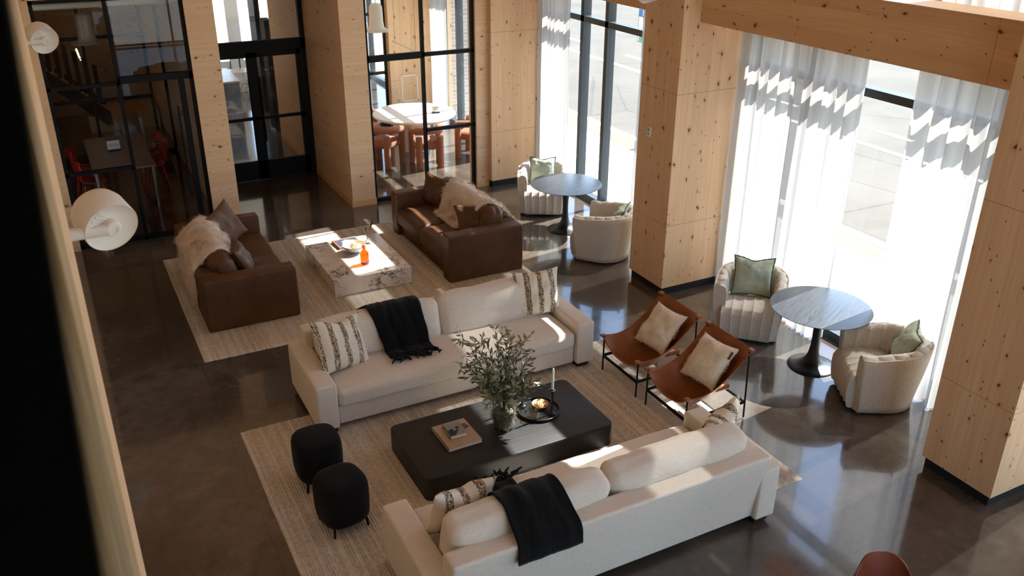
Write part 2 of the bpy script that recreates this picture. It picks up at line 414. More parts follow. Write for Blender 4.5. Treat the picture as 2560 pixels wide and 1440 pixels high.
def asphalt():
    t = NT('asphalt'); o = t.obj(); a = t.noise(o, .35, 5, .65, .5); b = t.noise(o, 90, 3, .7); v = t.n('ShaderNodeTexVoronoi', feature='DISTANCE_TO_EDGE')
    t.set(v.inputs['Vector'], t.scale(o, (.28, .16, 0))); v.inputs['Scale'].default_value = 1.0
    c = t.ramp(t.math('ADD', t.math('MULTIPLY', a, .65), t.math('MULTIPLY', b, .35)), [(.3, rgb('57544E')), (.7, rgb('6E6A63'))])
    wv = t.noise(o, 3, 3)
    c = t.mix(t.math('MULTIPLY', t.mapr(t.math('ADD', v.outputs['Distance'], t.math('MULTIPLY', wv, .01)), .004, .012, 1, 0), .5), c, rgb('3C3C3E'))
    t.bsdf(c, .9, .15, t.bump(b, .3, .01)); return t.m
M_['asphalt'] = asphalt()
M_['sidewalk'] = plain('sidewalk_concrete', rgb('C9C5BD'), .9, .1, .06, .1, 40)
M_['kerb'] = plain('kerb_concrete', rgb('D6D3CC'), .9, .1, .05)
M_['roadpaint'] = plain('road_paint', rgb('F0EFEA'), .8, .2, .05)
def brick(name, c1, c2, mort, sc, horiz=True):
    t = NT(name); X, Y, Z = t.xyz(t.obj()); b = t.n('ShaderNodeTexBrick')
    t.set(b.inputs['Vector'], t.vec(Y, X, 0) if horiz else t.vec(t.math('ADD', X, Y), Z, 0))
    b.inputs['Color1'].default_value = c1; b.inputs['Color2'].default_value = c2; b.inputs['Mortar'].default_value = mort
    b.inputs['Scale'].default_value = sc; b.inputs['Mortar Size'].default_value = .012; b.inputs['Brick Width'].default_value = .5; b.inputs['Row Height'].default_value = .2
    t.bsdf(b.outputs[0], .9, .15); return t.m
M_['paver'] = brick('brick_paver', rgb('7C6E5E'), rgb('887A69'), rgb('625A50'), 2.2)
M_['brickwall'] = brick('grey_brick', rgb('8D8583'), rgb('A29A97'), rgb('C9C4BF'), 2.4, False)
M_['candle'] = plain('candle_wax', rgb('BEC8BA'), .5, .4, .03)
M_['darkwood'] = plain('dark_walnut_foot', rgb('2B1A12'), .5, .3, .1)
M_['paper'] = plain('page_edges', rgb('E4DBD3'), .8, .2, .05)
M_['bulb'] = None
def emit(name, col, st):
    t = NT(name); e = t.n('ShaderNodeEmission'); e.inputs[0].default_value = col; e.inputs[1].default_value = st
    t.t.links.new(e.outputs[0], t.out.inputs[0]); return t.m
M_['tubeglow'] = emit('warm_filament', (1, .62, .32, 1), 3.5)
M_['redplastic'] = plain('red_plastic', rgb('B01E18'), .35, .5, .04)
M_['greytop'] = plain('taupe_tabletop', rgb('9A8672'), .4, .4, .04)
M_['whitetop'] = plain('white_plaster', rgb('E9E4DC'), .5, .35, .03)
M_['aluminium'] = plain('brushed_aluminium', rgb('A9A59E'), .4, .5, .05, metal=.6)
M_['bin'] = plain('wicker_grey', rgb('7C6D5C'), .8, .2, .35, .8, 90)
M_['binbag'] = plain('pale_bin_bag', rgb('B9B0A2'), .4, .4, .1)
M_['cork'] = plain('pale_bun_crust', rgb('E0BE8C'), .7, .3, .18, .3, 40)
M_['bowlwood'] = plain('blond_wood', rgb('CFA777'), .5, .3, .12)
M_['bowlstone'] = plain('speckled_stone', rgb('8D9098'), .5, .4, .3, .3, 80)
M_['bowlin'] = plain('white_glaze', rgb('EDE8E0'), .35, .5, .04)
M_['wire'] = plain('grey_wire', rgb('55504C'), .5, .4, .05)

M_['dimshade'] = plain('smoked_shade', rgb('9C9080'), .35, .5, .05)
# ------------------------------------------------------------------ setting
def blk(name, mat, *boxes, parent=None, kind='structure', label=None):
    m = MB()
    for b in boxes: m.lo(*b)
    o = m.build(name, mat, parent)
    if parent is None:
        o['kind'] = kind
        if label: o['label'] = label
    return o
WM = M_
blk('floor', WM['floor'], (-3, 7.9, -3.6, 26, -.12, 0))
blk('ceiling', WM['wood_h'], (-3, 8.1, -3.6, 13.8, 7.0, 7.15))
blk('ceiling_back', WM['white_paint'], (-3, 8.1, 13.95, 26, 3.62, 3.75))
# left wall: near part, recess, plywood end, dark reveal beside the camera
blk('wall_left', WM['wood_v'], (-.7, -.05, 2.85, 4.6, 0, 7), (-.7, -.40, 4.6, 13.95, 0, 7))
blk('trim_1', WM['ply'], (-.7, -.05, 2.0, 2.85, 0, 7), label='plywood end of the left wall')
blk('wall_near', WM['darkjamb'], (-3, -.35, -3.6, -3.4, 0, 7), (-3, -2.9, -3.6, 2.0, 0, 7), (-3, -.70, 1.8, 2.0, 0, 7))
e0, e1 = Vector((-.010, .62, 5.03)), Vector((-.036, .62, 4.60))      # leaning dark edge close to the camera
d_ = (e1-e0)/(e1.z-e0.z)
def ep(z): return e0 + d_*(z-e0.z)
pz = []
for z in (0.0, 4.2, 5.4, 7.0):
    p = ep(max(4.2, min(5.4, z))); pz.append([(p.x, .55, z), (p.x, .72, z), (-1.6, .72, z), (-1.6, .55, z)])
m = MB(); V_ = [q for r in pz for q in r]; F_ = [(3, 2, 1, 0), (12, 13, 14, 15)]
for i in range(3):
    for k in range(4): F_.append((i*4+k, i*4+(k+1) % 4, i*4+4+(k+1) % 4, i*4+4+k))
m.add(V_, F_); struct(m.build('wall_opening', WM['darkjamb']), 'dark edge of the opening beside the camera')
blk('wall_rear', WM['wood_v'], (-.7, 2.0, -3.6, -3.4, 0, 7), (7.4, 8.0, -3.6, -3.4, 0, 7), (2.0, 7.4, -3.6, -3.4, 6.2, 7))
f = MB()
for x in (2.03, 3.8, 5.6, 7.37): f.lo(x-.03, x+.03, -3.55, -3.45, 0, 6.2)
for z in (.05, 2.95, 6.17): f.lo(2.0, 7.4, -3.55, -3.45, z-.03, z+.03)
o = struct(f.build('fill_window', WM['graphite'])); MB().lo(2.05, 7.35, -3.51, -3.50, .08, 6.14).build('pane', WM['glass'], o)  # unseen window added behind the camera to let in sky fill
blk('path_3', WM['sidewalk'], (-20, 7.95, -40, -3.6, -.3, -.06), label='pale ground behind the added rear fill window')
# far wall of the lobby
YB = 13.65
blk('wall_back', WM['wood_h'], (-.7, 7.8, YB+.02, YB+.30, 3.52, 7), (-.7, -.05, YB-.02, YB+.28, 0, 3.52))
blk('pillar_1', WM['wood_h'], (1.88, 2.28, YB-.03, YB+.13, 0, 3.52), (2.03, 2.28, YB+.13, 18.35, 0, 3.62))
blk('pillar_2', WM['wood_h'], (4.10, 4.50, YB-.03, 18.35, 0, 3.62))
blk('pillar_3', WM['wood_h'], (6.38, 6.62, YB-.03, YB+.27, 0, 3.52))
blk('wall_panel', WM['wood_v'], (6.61, 7.78, YB-.14, YB+.30, .11, 3.52))
blk('baseboard_panel', WM['basebl'], (6.63, 7.78, YB-.12, YB+.2, 0, .11))
blk('baseboard_pillar', WM['wood_trim'], (4.083, 4.51, YB-.048, YB-.028, 0, .105), (4.082, 4.10, YB-.03, 15.7, 0, .105), (4.082, 4.10, 15.86, 18.3, 0, .105), (6.37, 6.61, YB-.045, YB-.03, 0, .105), (1.87, 2.29, YB-.045, YB-.03, 0, .105), (2.012, 2.03, YB+.2, 18.3, 0, .105), (-.4, -.385, 4.6, YB, 0, .105))
# columns and beams of the window wall
for nm, y0, y1 in (('column_1', 8.5, 9.25), ('column_2', 3.65, 4.37)):
    blk(nm, WM['wood_v'], (6.63, 7.8, y0, y1, .11, 7))
    blk('baseboard_'+nm, WM['basebl'], (6.655, 7.8, y0+.025, y1-.025, 0, .11))
blk('beam_1', WM['wood_beam'], (6.88, 7.03, 4.37, 8.5, 3.49, 4.03))
blk('beam_2', WM['wood_beam'], (6.88, 7.03, 9.25, YB-.14, 3.49, 4.03))
blk('sun_block_beam', WM['wood_beam'], (6.88, 7.03, -3.4, 3.65, 3.49, 4.03))  # out-of-view beam, added to keep a stray sun spot off the floor
blk('trim_2', WM['wood_trim'], (7.03, 7.30, 4.37, 8.5, 3.985, 4.03), (7.03, 7.30, 9.25, YB-.14, 3.985, 4.03), label='wooden ledge behind the beam')
XG = 7.8
BAYS = [('window_1', 9.25, 13.51, (10.6, 11.79, 12.5)), ('window_2', 4.37, 8.5, (5.1, 7.5)), ('window_3', -.9, 3.65, (.6, 2.2)), ('window_4', 13.95, 18.3, (15.15, 16.3, 17.45)), ('window_5', 19.0, 24.5, (20.4, 21.8, 23.2))]
for nm, y0, y1, mul in BAYS:
    root = MB()
    f = MB(); T_ = .045
    ztop = 3.45
    for y in (y0+.03, y1-.03): f.lo(XG-.06, XG+.08, y-.03, y+.03, 0, ztop)
    for y in mul: f.lo(XG-.06, XG+.08, y-T_, y+T_, 0, ztop)
    f.lo(XG-.06, XG+.08, y0, y1, 0, .10); f.lo(XG-.06, XG+.08, y0, y1, 2.905, 2.995); f.lo(XG-.06, XG+.08, y0, y1, ztop-.05, ztop)
    fr = f.build(nm, WM['graphite']); struct(fr)
    p = MB().lo(XG+.004, XG+.016, y0+.05, y1-.05, .1, ztop-.05).build('pane', WM['glass'], fr)
    if y0 < 13:
        u = MB(); ms = mul if nm != 'window_1' else (13.15,)
        for y in (y0+.03, y1-.03): u.lo(XG-.06, XG+.08, y-.03, y+.03, 4.25, 5.98)
        for y in ms:
            if nm == 'window_1': u.lo(XG-.06, XG+.08, y-.02, y+.02, 4.25, 5.98)
        u.lo(XG-.06, XG+.08, y0, y1, 4.25, 4.27); u.lo(XG-.06, XG+.08, y0, y1, 5.90, 5.98)
        uo = u.build('upper_'+nm, WM['graphite']); struct(uo); uo.name = nm+'_upper'
        MB().lo(XG+.004, XG+.016, y0+.05, y1-.05, 4.27, 5.90).build('pane', WM['glass'], uo)
blk('wall_right', WM['wood_v'], (XG-.08, XG+.2, -3.6, YB+.3, 5.98, 7), (XG-.08, XG+.2, -3.6, -.9, 0, 5.98), (XG-.08, XG+.2, YB-.14, 13.95, 0, 5.98),
    (XG-.06, XG+.2, -.9, 3.65, 3.45, 4.25), (XG-.06, XG+.2, 4.37, 8.5, 3.45, 4.25), (XG-.06, XG+.2, 9.25, YB-.14, 3.45, 4.25), (XG-.08, XG+.2, 13.95, 26, 3.45, 3.8), (XG-.08, XG+.2, 18.3, 19, 0, 3.45), (XG-.08, XG+.2, 24.5, 26, 0, 3.45),
    (XG-.02, XG+.2, 3.65, 4.37, 0, 5.98), (XG-.02, XG+.2, 8.5, 9.25, 0, 5.98))
# curtains
def curtain_obj(name, label, x, y0, y1, z0, z1, pleats, amp, seed, group):
    def fn(u, v):
        y = y0 + (y1-y0)*u; z = z0 + (z1-z0)*v
        a = 2*pi*pleats*u + 1.4*fbm(u*3.1+seed, v*.5) + .5*sin(5*u+seed)
        k = .65 + .35*(1-v)
        return (x + amp*k*sin(a) + .3*amp*sin(2.3*a+seed) + .012*fbm(u*7+seed, v*2.2, 3), y + .35*amp*k*cos(a) + .02*(1-v)*fbm(seed, v*1.5, u*2), z)
    o = MB().grid(fn, int(pleats*14), 10).build(name, WM['curtain'], None, True, 180)
    return tag(o, label, 'curtain', group)
G_ = 'sheer curtains along the window wall'
curtain_obj('sheer_curtain', 'sheer white curtain gathered beside the knotty wall panel and far round table', 7.54, 12.55, 13.48, .02, 3.42, 7, .06, 1.3, G_)
curtain_obj('sheer_curtain', 'wide sheer white curtain hanging beside the pillar behind the nearer round table', 7.57, 6.62, 8.46, .02, 3.42, 11, .075, 5.7, G_)
curtain_obj('sheer_curtain', 'sheer white curtain hanging behind the nearest tub chair', 7.57, 4.40, 5.93, .02, 3.42, 7, .075, 9.1, G_)
curtain_obj('sheer_curtain', 'sheer curtain behind the pillar at the tucked away tub chair', 7.56, 9.28, 10.55, .02, 4.0, 7, .05, 12.5, G_)
curtain_obj('sheer_curtain', 'short sheer curtain hanging above the wooden beam', 7.45, 4.38, 5.75, 3.85, 6.0, 9, .05, 2.2, G_)
curtain_obj('sheer_curtain', 'sheer curtain above the beam next to the pillar', 7.45, 7.55, 8.49, 4.1, 6.0, 7, .05, 3.2, G_)
curtain_obj('sheer_curtain', 'upper sheer curtain on the far side of the pillar', 7.45, 9.26, 10.95, 3.85, 6.0, 11, .05, 4.2, G_)
curtain_obj('sheer_curtain', 'drawn sheer curtain across the window behind the nearest pillar', 7.56, 2.35, 3.65, .02, 3.42, 10, .055, 6.2, G_)
curtain_obj('sheer_curtain', 'drawn upper sheer curtain behind the nearest pillar', 7.45, 2.35, 3.65, 3.85, 6.0, 10, .05, 7.7, G_)
curtain_obj('sheer_curtain', 'sheer curtain in the glazed dining room by its brick pier', 7.5, 17.45, 18.22, .02, 3.42, 7, .04, 8.8, G_)
# ---- glass partitions of the far wall
def partition(name, x0, x1, y, ztop, vert, horiz, extra=(), gl='glassin', w=.05, d=.07):
    f = MB()
    for x in (x0+w/2, x1-w/2): f.lo(x-w/2, x+w/2, y-d/2, y+d/2, 0, ztop)
    f.lo(x0, x1, y-d/2, y+d/2, ztop-w, ztop); f.lo(x0, x1, y-d/2, y+d/2, 0, .06)
    for x in vert: f.lo(x-w/2, x+w/2, y-d/2, y+d/2, 0, ztop)
    for a, b, z, h in horiz: f.lo(a, b, y-d/2, y+d/2, z-h/2, z+h/2)
    for b in extra: f.lo(*b)
    o = struct(f.build(name, WM['black']))
    MB().lo(x0+w, x1-w, y-.005, y+.005, .06, ztop-w).build('pane', WM[gl], o)
    return o
g1 = partition('window_6', -.05, 1.88, YB+.06, 3.52, (.87,), [(-.05, .87, 2.35, .05), (.87, 1.88, 2.39, .10), (-.05, .87, 1.13, .05)],
    [(1.67, 1.75, YB+.03, YB+.09, 0, 2.35)])
h = MB(); h.cyl((1.60, YB-.06, .62), (1.60, YB-.06, 1.98), .014)
for z in (.75, 1.85): h.cyl((1.60, YB-.06, z), (1.71, YB+.04, z), .010)
h.build('door_pull', WM['black'], g1, True)
g2 = partition('window_7', 4.50, 6.38, YB+.06, 3.52, (5.47,), [(4.50, 5.47, 2.37, .10), (5.47, 6.38, 2.37, .06), (5.47, 6.38, 1.12, .05)], gl='glass')
g3 = partition('window_8', -1.2, 2.03, 18.36, 3.62, (.68, 1.72), [(-1.2, 1.72, 2.28, .06), (-1.2, 1.72, 1.14, .06), (-1.2, .68, .06, .1)])
g4 = partition('window_9', 4.50, 6.50, 18.36, 3.62, (5.2, 5.85), [(4.5, 6.5, 2.36, .06), (4.5, 6.5, 1.14, .06)], gl='glass')
# double entrance door in the recess
yd = 15.78
f = MB()
f.lo(2.28, 2.36, yd-.05, yd+.05, 0, 3.62); f.lo(4.02, 4.10, yd-.05, yd+.05, 0, 3.62); f.lo(2.28, 4.10, yd-.05, yd+.05, 2.26, 2.44); f.lo(2.28, 4.10, yd-.05, yd+.05, 3.3, 3.62)
d1 = struct(f.build('door_1', WM['black']))
MB().lo(2.36, 4.02, yd-.005, yd+.005, 2.44, 3.3).build('pane', WM['glassin'], d1)
for x0, x1, hx in ((2.37, 3.151, 3.06), (3.152, 4.01, 3.24)):
    l = MB()
    l.lo(x0, x0+.09, yd-.03, yd+.03, .01, 2.25); l.lo(x1-.09, x1, yd-.03, yd+.03, .01, 2.25); l.lo(x0, x1, yd-.03, yd+.03, .01, .35); l.lo(x0, x1, yd-.03, yd+.03, 2.17, 2.25); l.lo(x0, x1, yd-.03, yd+.03, 1.09, 1.14)
    lf = l.build('door_leaf', WM['black'], d1)
    MB().lo(x0+.09, x1-.09, yd-.005, yd+.005, .35, 2.17).build('pane', WM['glassin'], lf)
    hh = MB(); hh.cyl((hx, yd-.10, .72), (hx, yd-.10, 1.85), .015)
    for z in (.85, 1.72): hh.cyl((hx, yd-.10, z), (hx, yd-.02, z), .011)
    hh.build('door_pull', WM['black'], lf, True)
# ---- rooms behind the glass
blk('wall_meeting', WM['wood_h'], (-1.4, -1.2, YB+.3, 22.4, 0, 3.62))
blk('wall_corridor', WM['wood_h'], (-1.4, 2.3, 22.3, 22.5, 0, 3.62), (2.05, 2.28, 18.35, 22.4, 0, 3.62))
blk('wall_dining', WM['wood_v'], (6.74, 7.75, 18.25, 18.5, 0, 3.62), (6.50, 6.74, 18.15, 18.5, 0, 3.62))
blk('wall_lounge', WM['white_paint'], (2.05, 3.3, 25.8, 26, 0, 3.62), (3.3, 7.9, 25.8, 26, 2.6, 3.62), (3.3, 7.9, 25.8, 26, 0, .25), (4.6, 4.95, 25.75, 26, 0, 3.6), (5.9, 6.2, 25.75, 26, 0, 3.6))
blk('wall_lounge_divider', WM['black'], (4.30, 4.42, 20.6, 21.2, 0, 3.6), (4.12, 4.26, 18.9, 19.3, 0, 2.3))
blk('wall_roof', WM['white_paint'], (-3, -1.4, 13.9, 26, 0, 3.75), (-1.4, 2.1, 22.5, 26, 0, 3.75))
# ---- street outside
blk('sidewalk', WM['sidewalk'], (7.95, 10.2, -20, 50, -.2, -.06))
blk('path_1', WM['paver'], (10.2, 10.68, -20, 50, -.2, -.065), label='brick paver strip along the kerb')
blk('kerb', WM['kerb'], (10.68, 10.88, -20, 50, -.3, -.06))
blk('road', WM['asphalt'], (10.88, 45, -20, 80, -.4, -.16))
blk('path_2', WM['sidewalk'], (-20, 7.95, 26.0, 60, -.3, -.1), label='pale ground behind the building')
m = MB(); m.lo(15.02, 15.18, -20, 80, -.17, -.152); struct(m.build('road_line', WM['roadpaint']), 'long white line on the road')
for y0 in (-2, 1.5, 5.6, 9.4, 12.55, 16, 19.4, 22.5, 26, 30):
    struct(MB().lo(16.1, 16.25, y0, y0+.95, -.17, -.152).build('road_marking', WM['roadpaint']))
blk('wall_outside', WM['brickwall'], (8.0, 8.7, 18.5, 19.0, -.1, 7))
# ------------------------------------------------------------------ soft furniture
def pillow_mb(w, h, t, seed=0, pinch=.10, n=22, crease=.02, chop=0.0):
    """square cushion lying in local XZ, thickness along Y, bottom edge at z=0"""
    m = MB()
    def P(u, v, sg):
        a, b = 2*u-1, 2*v-1
        ex = 1 - pinch*(1-b*b)*abs(a)**1.5; ez = 1 - pinch*(1-a*a)*abs(b)**1.5
        th = (max(0, 1-abs(a)**2.6)*max(0, 1-abs(b)**2.6))**.5
        x = w/2*a*ex; z = h/2 + h/2*b*ez
        y = sg*t/2*th*(1 + .18*fbm(a*1.6+seed, b*1.6, sg)) + crease*fbm(a*2.2+seed, b*2.2+sg, 5)*th + .012*fbm(a*1.2+seed, b*1.2, 9)
        if chop: z -= chop*exp(-(a*2.6)**2)*max(0, b)**2; y += sg*chop*.25*exp(-(a*2.6)**2)*max(0, b)*th
        return (x, y, z)
    m.grid(lambda u, v: P(u, v, -1), n, n); m.grid(lambda u, v: P(u, v, 1), n, n, None, True)
    return m
def place(o, p, rx=0, ry=0, rz=0):
    o.matrix_world = T(*p) @ RZ(rz) @ RX(rx) @ RY(ry); return o
def pillow(name, label, mat, p, w, h, t, rx, rz, ry=0, seed=0, group=None, cat='cushion', edge=None, tassel=False, fur=0, chop=0):
    m = pillow_mb(w, h, t, seed, chop=chop)
    if fur: furify(m, fur, .013, .003, seed)
    o = m.build(name, M_[mat], None, True, 180); place(o, p, rx, ry, rz); tag(o, label, cat, group)
    if edge:
        pts = []
        for k in range(96):
            q = k/24; s_, f_ = int(q), q-int(q)
            a, b = ((-1+2*f_, -1), (1, -1+2*f_), (1-2*f_, 1), (-1, 1-2*f_))[s_ % 4]
            ex = 1 - .10*(1-b*b)*abs(a)**1.5; ez = 1 - .10*(1-a*a)*abs(b)**1.5
            zc = h/2+h/2*b*ez*1.02
            if chop: zc -= chop*exp(-(a*2.6)**2)*max(0, b)**2
            pts.append((w/2*a*ex*1.02, .012*fbm(a*1.2+seed, b*1.2, 9)+.004*sin(k*1.7), zc))
        pts.append(pts[0])
        MB().tube(pts, [.007+.002*sin(i*2.1) for i in range(len(pts))], 6).build('edge_trim', M_[edge], o, True)
    return o
def furify(m, n, ln, wd, seed=0, faces=None, lean=Vector((0, 0, -.5))):
    rnd = random.Random(seed+11); F = faces or list(m.f); V = m.v
    A = []; tot = 0
    for f in F:
        a, b, c = Vector(V[f[0]]), Vector(V[f[1]]), Vector(V[f[2]])
        tot += (b-a).cross(c-a).length; A.append(tot)
    import bisect
    vs = []; fs = []
    for _ in range(n):
        f = F[bisect.bisect(A, rnd.random()*tot) % len(F)]
        a, b, c = Vector(V[f[0]]), Vector(V[f[1]]), Vector(V[f[2]])
        d = Vector(V[f[3]]) if len(f) > 3 else c
        s_, t_ = rnd.random(), rnd.random()
        p = (a*(1-s_)+b*s_)*(1-t_) + (d*(1-s_)+c*s_)*t_
        nr = (b-a).cross(d-a if (d-a).length > 1e-9 else c-a)
        if nr.length < 1e-12: continue
        nr.normalize()
        rv = Vector((rnd.gauss(0, 1), rnd.gauss(0, 1), rnd.gauss(0, 1)))
        L = ln*(.6+.8*rnd.random()); clump = Vector((fbm(p.x*9, p.y*9, p.z*9), fbm(p.x*9+40, p.y*9, p.z*9), fbm(p.x*9, p.y*9+40, p.z*9)))
        tip = p + (nr*.75 + rv*.28 + clump*1.3 + lean*.5)*L
        sd = nr.cross(rv)
        if sd.length < 1e-9: continue
        sd = sd.normalized()*wd*.5; o = len(vs)
        vs += [p-sd, p+sd, tip]; fs.append((o, o+1, o+2))
    m.add(vs, fs)
def bulge(bx=0, by=0, bz=0, seed=0, wr=0):
    def fn(p, q):
        p = Vector(p)
        p.z += bz*(1 if q[2] > 0 else -.35)*max(0, 1-q[0]**4)*max(0, 1-q[1]**4)*abs(q[2])
        p.y += by*(1 if q[1] > 0 else -1)*max(0, 1-q[0]**4)*max(0, 1-q[2]**4)*abs(q[1])
        p.x += bx*(1 if q[0] > 0 else -1)*max(0, 1-q[1]**4)*max(0, 1-q[2]**4)*abs(q[0])
        if wr:
            p.z += wr*fbm(p.x*3+seed, p.y*5, seed)*abs(q[2]); p.y += wr*fbm(p.x*4+seed, p.z*4, seed+7)*abs(q[1])
        return p
    return fn
def linen_sofa(label, loc, rz):
    t = thing('linen_sofa', label, 'sofa', loc, rz, 'long cream sofas facing each other'); L = 3.16; D = 1.06; F = M_['linen']
    b = MB().rbox((0, -.02, .17), (L-.44, D-.16, .21), .02, 3, 4); b.build('seat_base', F, t, True)
    for s_ in (-1, 1):
        a = MB().rbox((s_*(L/2-.105), 0, .315), (.21, D, .50), .022, 4, 4, bulge(.006, .004, .006, 3)); a.build('arm', F, t, True)
    def bk(p, q):
        p = Vector(p); p.y += .045*(q[2]+1); return p
    MB().rbox((0, D/2-.16, .40), (L-.28, .20, .67), .03, 4, 20, bk).build('back_frame', F, t, True)
    MB().rbox((0, -.105, .365), (L-.45, D-.24, .19), .055, 5, 14, bulge(.01, .02, .045, 4, .012)).build('seat_cushion', F, t, True, 180)
    for s_ in (-1, 1):
        c = MB().rbox((0, 0, 0), (L/2-.235, .25, .46), .085, 5, 12, bulge(.012, .05, .02, 5+s_, .016))
        mm = MB(); mm.add(c.v, c.f, T(s_*(L/4-.112), .205, .655) @ RX(-14)); mm.build('back_cushion', F, t, True, 180)
    for s_ in (-1, 1):
        for y in (-D/2+.09, D/2-.09): MB().lo(s_*(L/2-.12)-.07, s_*(L/2-.12)+.07, y-.06, y+.06, 0.014, .075).build('foot', M_['darkwood'], t)
    return t
linen_sofa('long cream linen sofa facing the camera, black throw over its back', (3.285, 7.90, 0), 0)
linen_sofa('long cream linen sofa seen from behind, nearest the camera', (3.26, 4.93, 0), pi)
def brown_sofa(label, loc, rz):
    t = thing('leather_sofa', label, 'sofa', loc, rz, 'pair of brown leather sofas by the marble table'); L = 2.2; D = 1.12; F = M_['brown']; H = .66
    MB().rbox((0, .02, .12), (L-.44, D-.10, .21), .015, 3, 3).build('seat_base', F, t, True)
    for s_ in (-1, 1):
        MB().rbox((s_*(L/2-.115), 0, H/2+.012), (.23, D, H), .028, 4, 5, bulge(.006, .004, .008)).build('arm', F, t, True)
    MB().rbox((0, D/2-.12, H/2+.02), (L-.44, .24, H), .03, 4, 14, bulge(0, 0, .008)).build('back_frame', F, t, True)
    for s_ in (-1, 1):
        def sc(p, q):
            p = bulge(.006, .01, .03, s_, .008)(p, q); return p
        MB().rbox((s_*(L/4-.115), -.14, .325), (L/2-.235, D-.27, .24), .06, 5, 8, sc).build('seat_cushion', F, t, True, 180)
        c = MB().rbox((0, 0, 0), (L/2-.24, .24, .44), .09, 5, 8, bulge(.01, .05, .03, 8+s_, .03))
        mm = MB(); mm.add(c.v, c.f, T(s_*(L/4-.115), .235, .62) @ RX(-12)); mm.build('back_cushion', F, t, True, 180)
    return t
brown_sofa('brown leather two-seat sofa standing nearer the tall black glass partition', (1.70, 11.20, 0), pi/2)
brown_sofa('brown leather two-seat sofa standing nearer the windows and round table', (4.86, 11.20, 0), -pi/2)

# ---- throws follow the section of the sofa they lie on
def section(root, x, ys, yc, zend):
    pts = []; lim = (1.20 if root.name.startswith('linen') else .72); x = max(-lim, min(lim, x))
    for ch in root.children:
        if ch.type != 'MESH' or ch.name.startswith(('foot', 'arm')): continue
        pts += [(q.co.y, q.co.z) for q in ch.data.vertices if abs(q.co.x-x) < .16 and q.co.z > .1]
    def top(y): return max([z for (a, z) in pts if abs(a-y) < .06] or [.45])
    yb = max(a for a, z in pts if z > .4)+.004
    up = [(y, z) for y, z in pts if y >= yc] + [(yc, top(yc)), (yb, zend)]
    up = sorted(up); H = []
    for p in up:                                    # upper hull, front to back
        while len(H) > 1 and (H[-1][0]-H[-2][0])*(p[1]-H[-2][1]) - (H[-1][1]-H[-2][1])*(p[0]-H[-2][0]) >= 0: H.pop()
        H.append(p)
    while H and H[-1][0] > yb-1e-6 and H[-1][1] < zend: H.pop()
    if H[-1] != (yb, zend): H.append((yb, zend))
    i0 = min(range(len(H)), key=lambda i: abs(H[i][0]-yc) + (0 if H[i][1] <= top(yc)+.02 else 9))
    H = H[i0:]
    ch = [Vector((ys+(yc-ys)*k/6, top(ys+(yc-ys)*k/6))) for k in range(6)] + [Vector(h) for h in H]
    ls = [0]
    for i in range(len(ch)-1): ls.append(ls[-1]+(ch[i+1]-ch[i]).length)
    N = 48; R = []
    for k in range(N+1):
        d = ls[-1]*k/N; i = 0
        while i < len(ls)-2 and ls[i+1] < d: i += 1
        R.append(ch[i].lerp(ch[i+1], (d-ls[i])/max(1e-6, ls[i+1]-ls[i])))
    for _ in range(2): R = [R[0]] + [R[i-1]*.25+R[i]*.5+R[i+1]*.25 for i in range(1, N)] + [R[N]]
    out = []
    for i in range(N+1):
        tn = (R[min(i+1, N)]-R[max(i-1, 0)]).normalized(); out.append(R[i] + Vector((-tn.y, tn.x))*.016)
    return out
def draper(root, xs, ys, yc, zend):
    S_ = [section(root, x, ys, yc, zend) for x in xs]
    for _ in range(2): S_ = [[(S_[max(i-1, 0)][k]+S_[i][k]*2+S_[min(i+1, len(S_)-1)][k])/4 for k in range(49)] for i in range(len(S_))]
    def at(x, v):
        q = (x-xs[0])/(xs[-1]-xs[0])*(len(xs)-1); q = max(0, min(len(xs)-1.001, q)); i = int(q); f_ = q-i
        w_ = max(0, min(47.999, v*48)); k = int(w_); g = w_-k
        a = S_[i][k].lerp(S_[i][k+1], g); b = S_[i+1][k].lerp(S_[i+1][k+1], g); return a.lerp(b, f_)
    return at
def fleece(name, label, root, u0, u1, ys, yc, zend, seed, skew, group, wid=0):
    at = draper(root, [u0-.4+(u1-u0+.8)*i/16 for i in range(17)], ys, yc, zend)
    def fn(u, v):
        e = 2*u-1
        v2 = v + .03*fbm(u*3+seed, v)*(1-v) 
        k = u0+(u1-u0)*u + skew(v) + wid*e*v + .05*fbm(v*2.5+seed, u*1.5) - .06*e*(2*abs(v-.5))**3
        p = at(k, min(1, max(0, v2)))
        return (k, p.x, p.y + .008*fbm(u*6+seed, v*7))
    m = MB().shell(fn, 26, 48, .018)
    furify(m, 46000, .038, .0042, seed)
    o = m.build(name, M_['fur'], None, True, 180); o.matrix_world = Matrix.Translation(root.location) @ Matrix.Rotation(root.rotation_euler.z, 4, 'Z')
    return tag(o, label, 'throw', group)
BS = [o for o in C.objects if o.name.startswith('leather_sofa')]; LS = [o for o in C.objects if o.name.startswith('linen_sofa')]
GF = 'cream sheepskins on the leather sofas'
fleece('sheepskin_throw', 'cream sheepskin throw over the back of the leather sofa by the black partition', BS[0], -.64, .58, -.09, -.03, .12, 3, lambda v: .14*v-.06, GF)
fleece('sheepskin_throw', 'cream sheepskin throw over the leather sofa by the windows', BS[1], -.42, .42, -.16, -.03, .42, 8, lambda v: .16*v-.02, GF, .34)
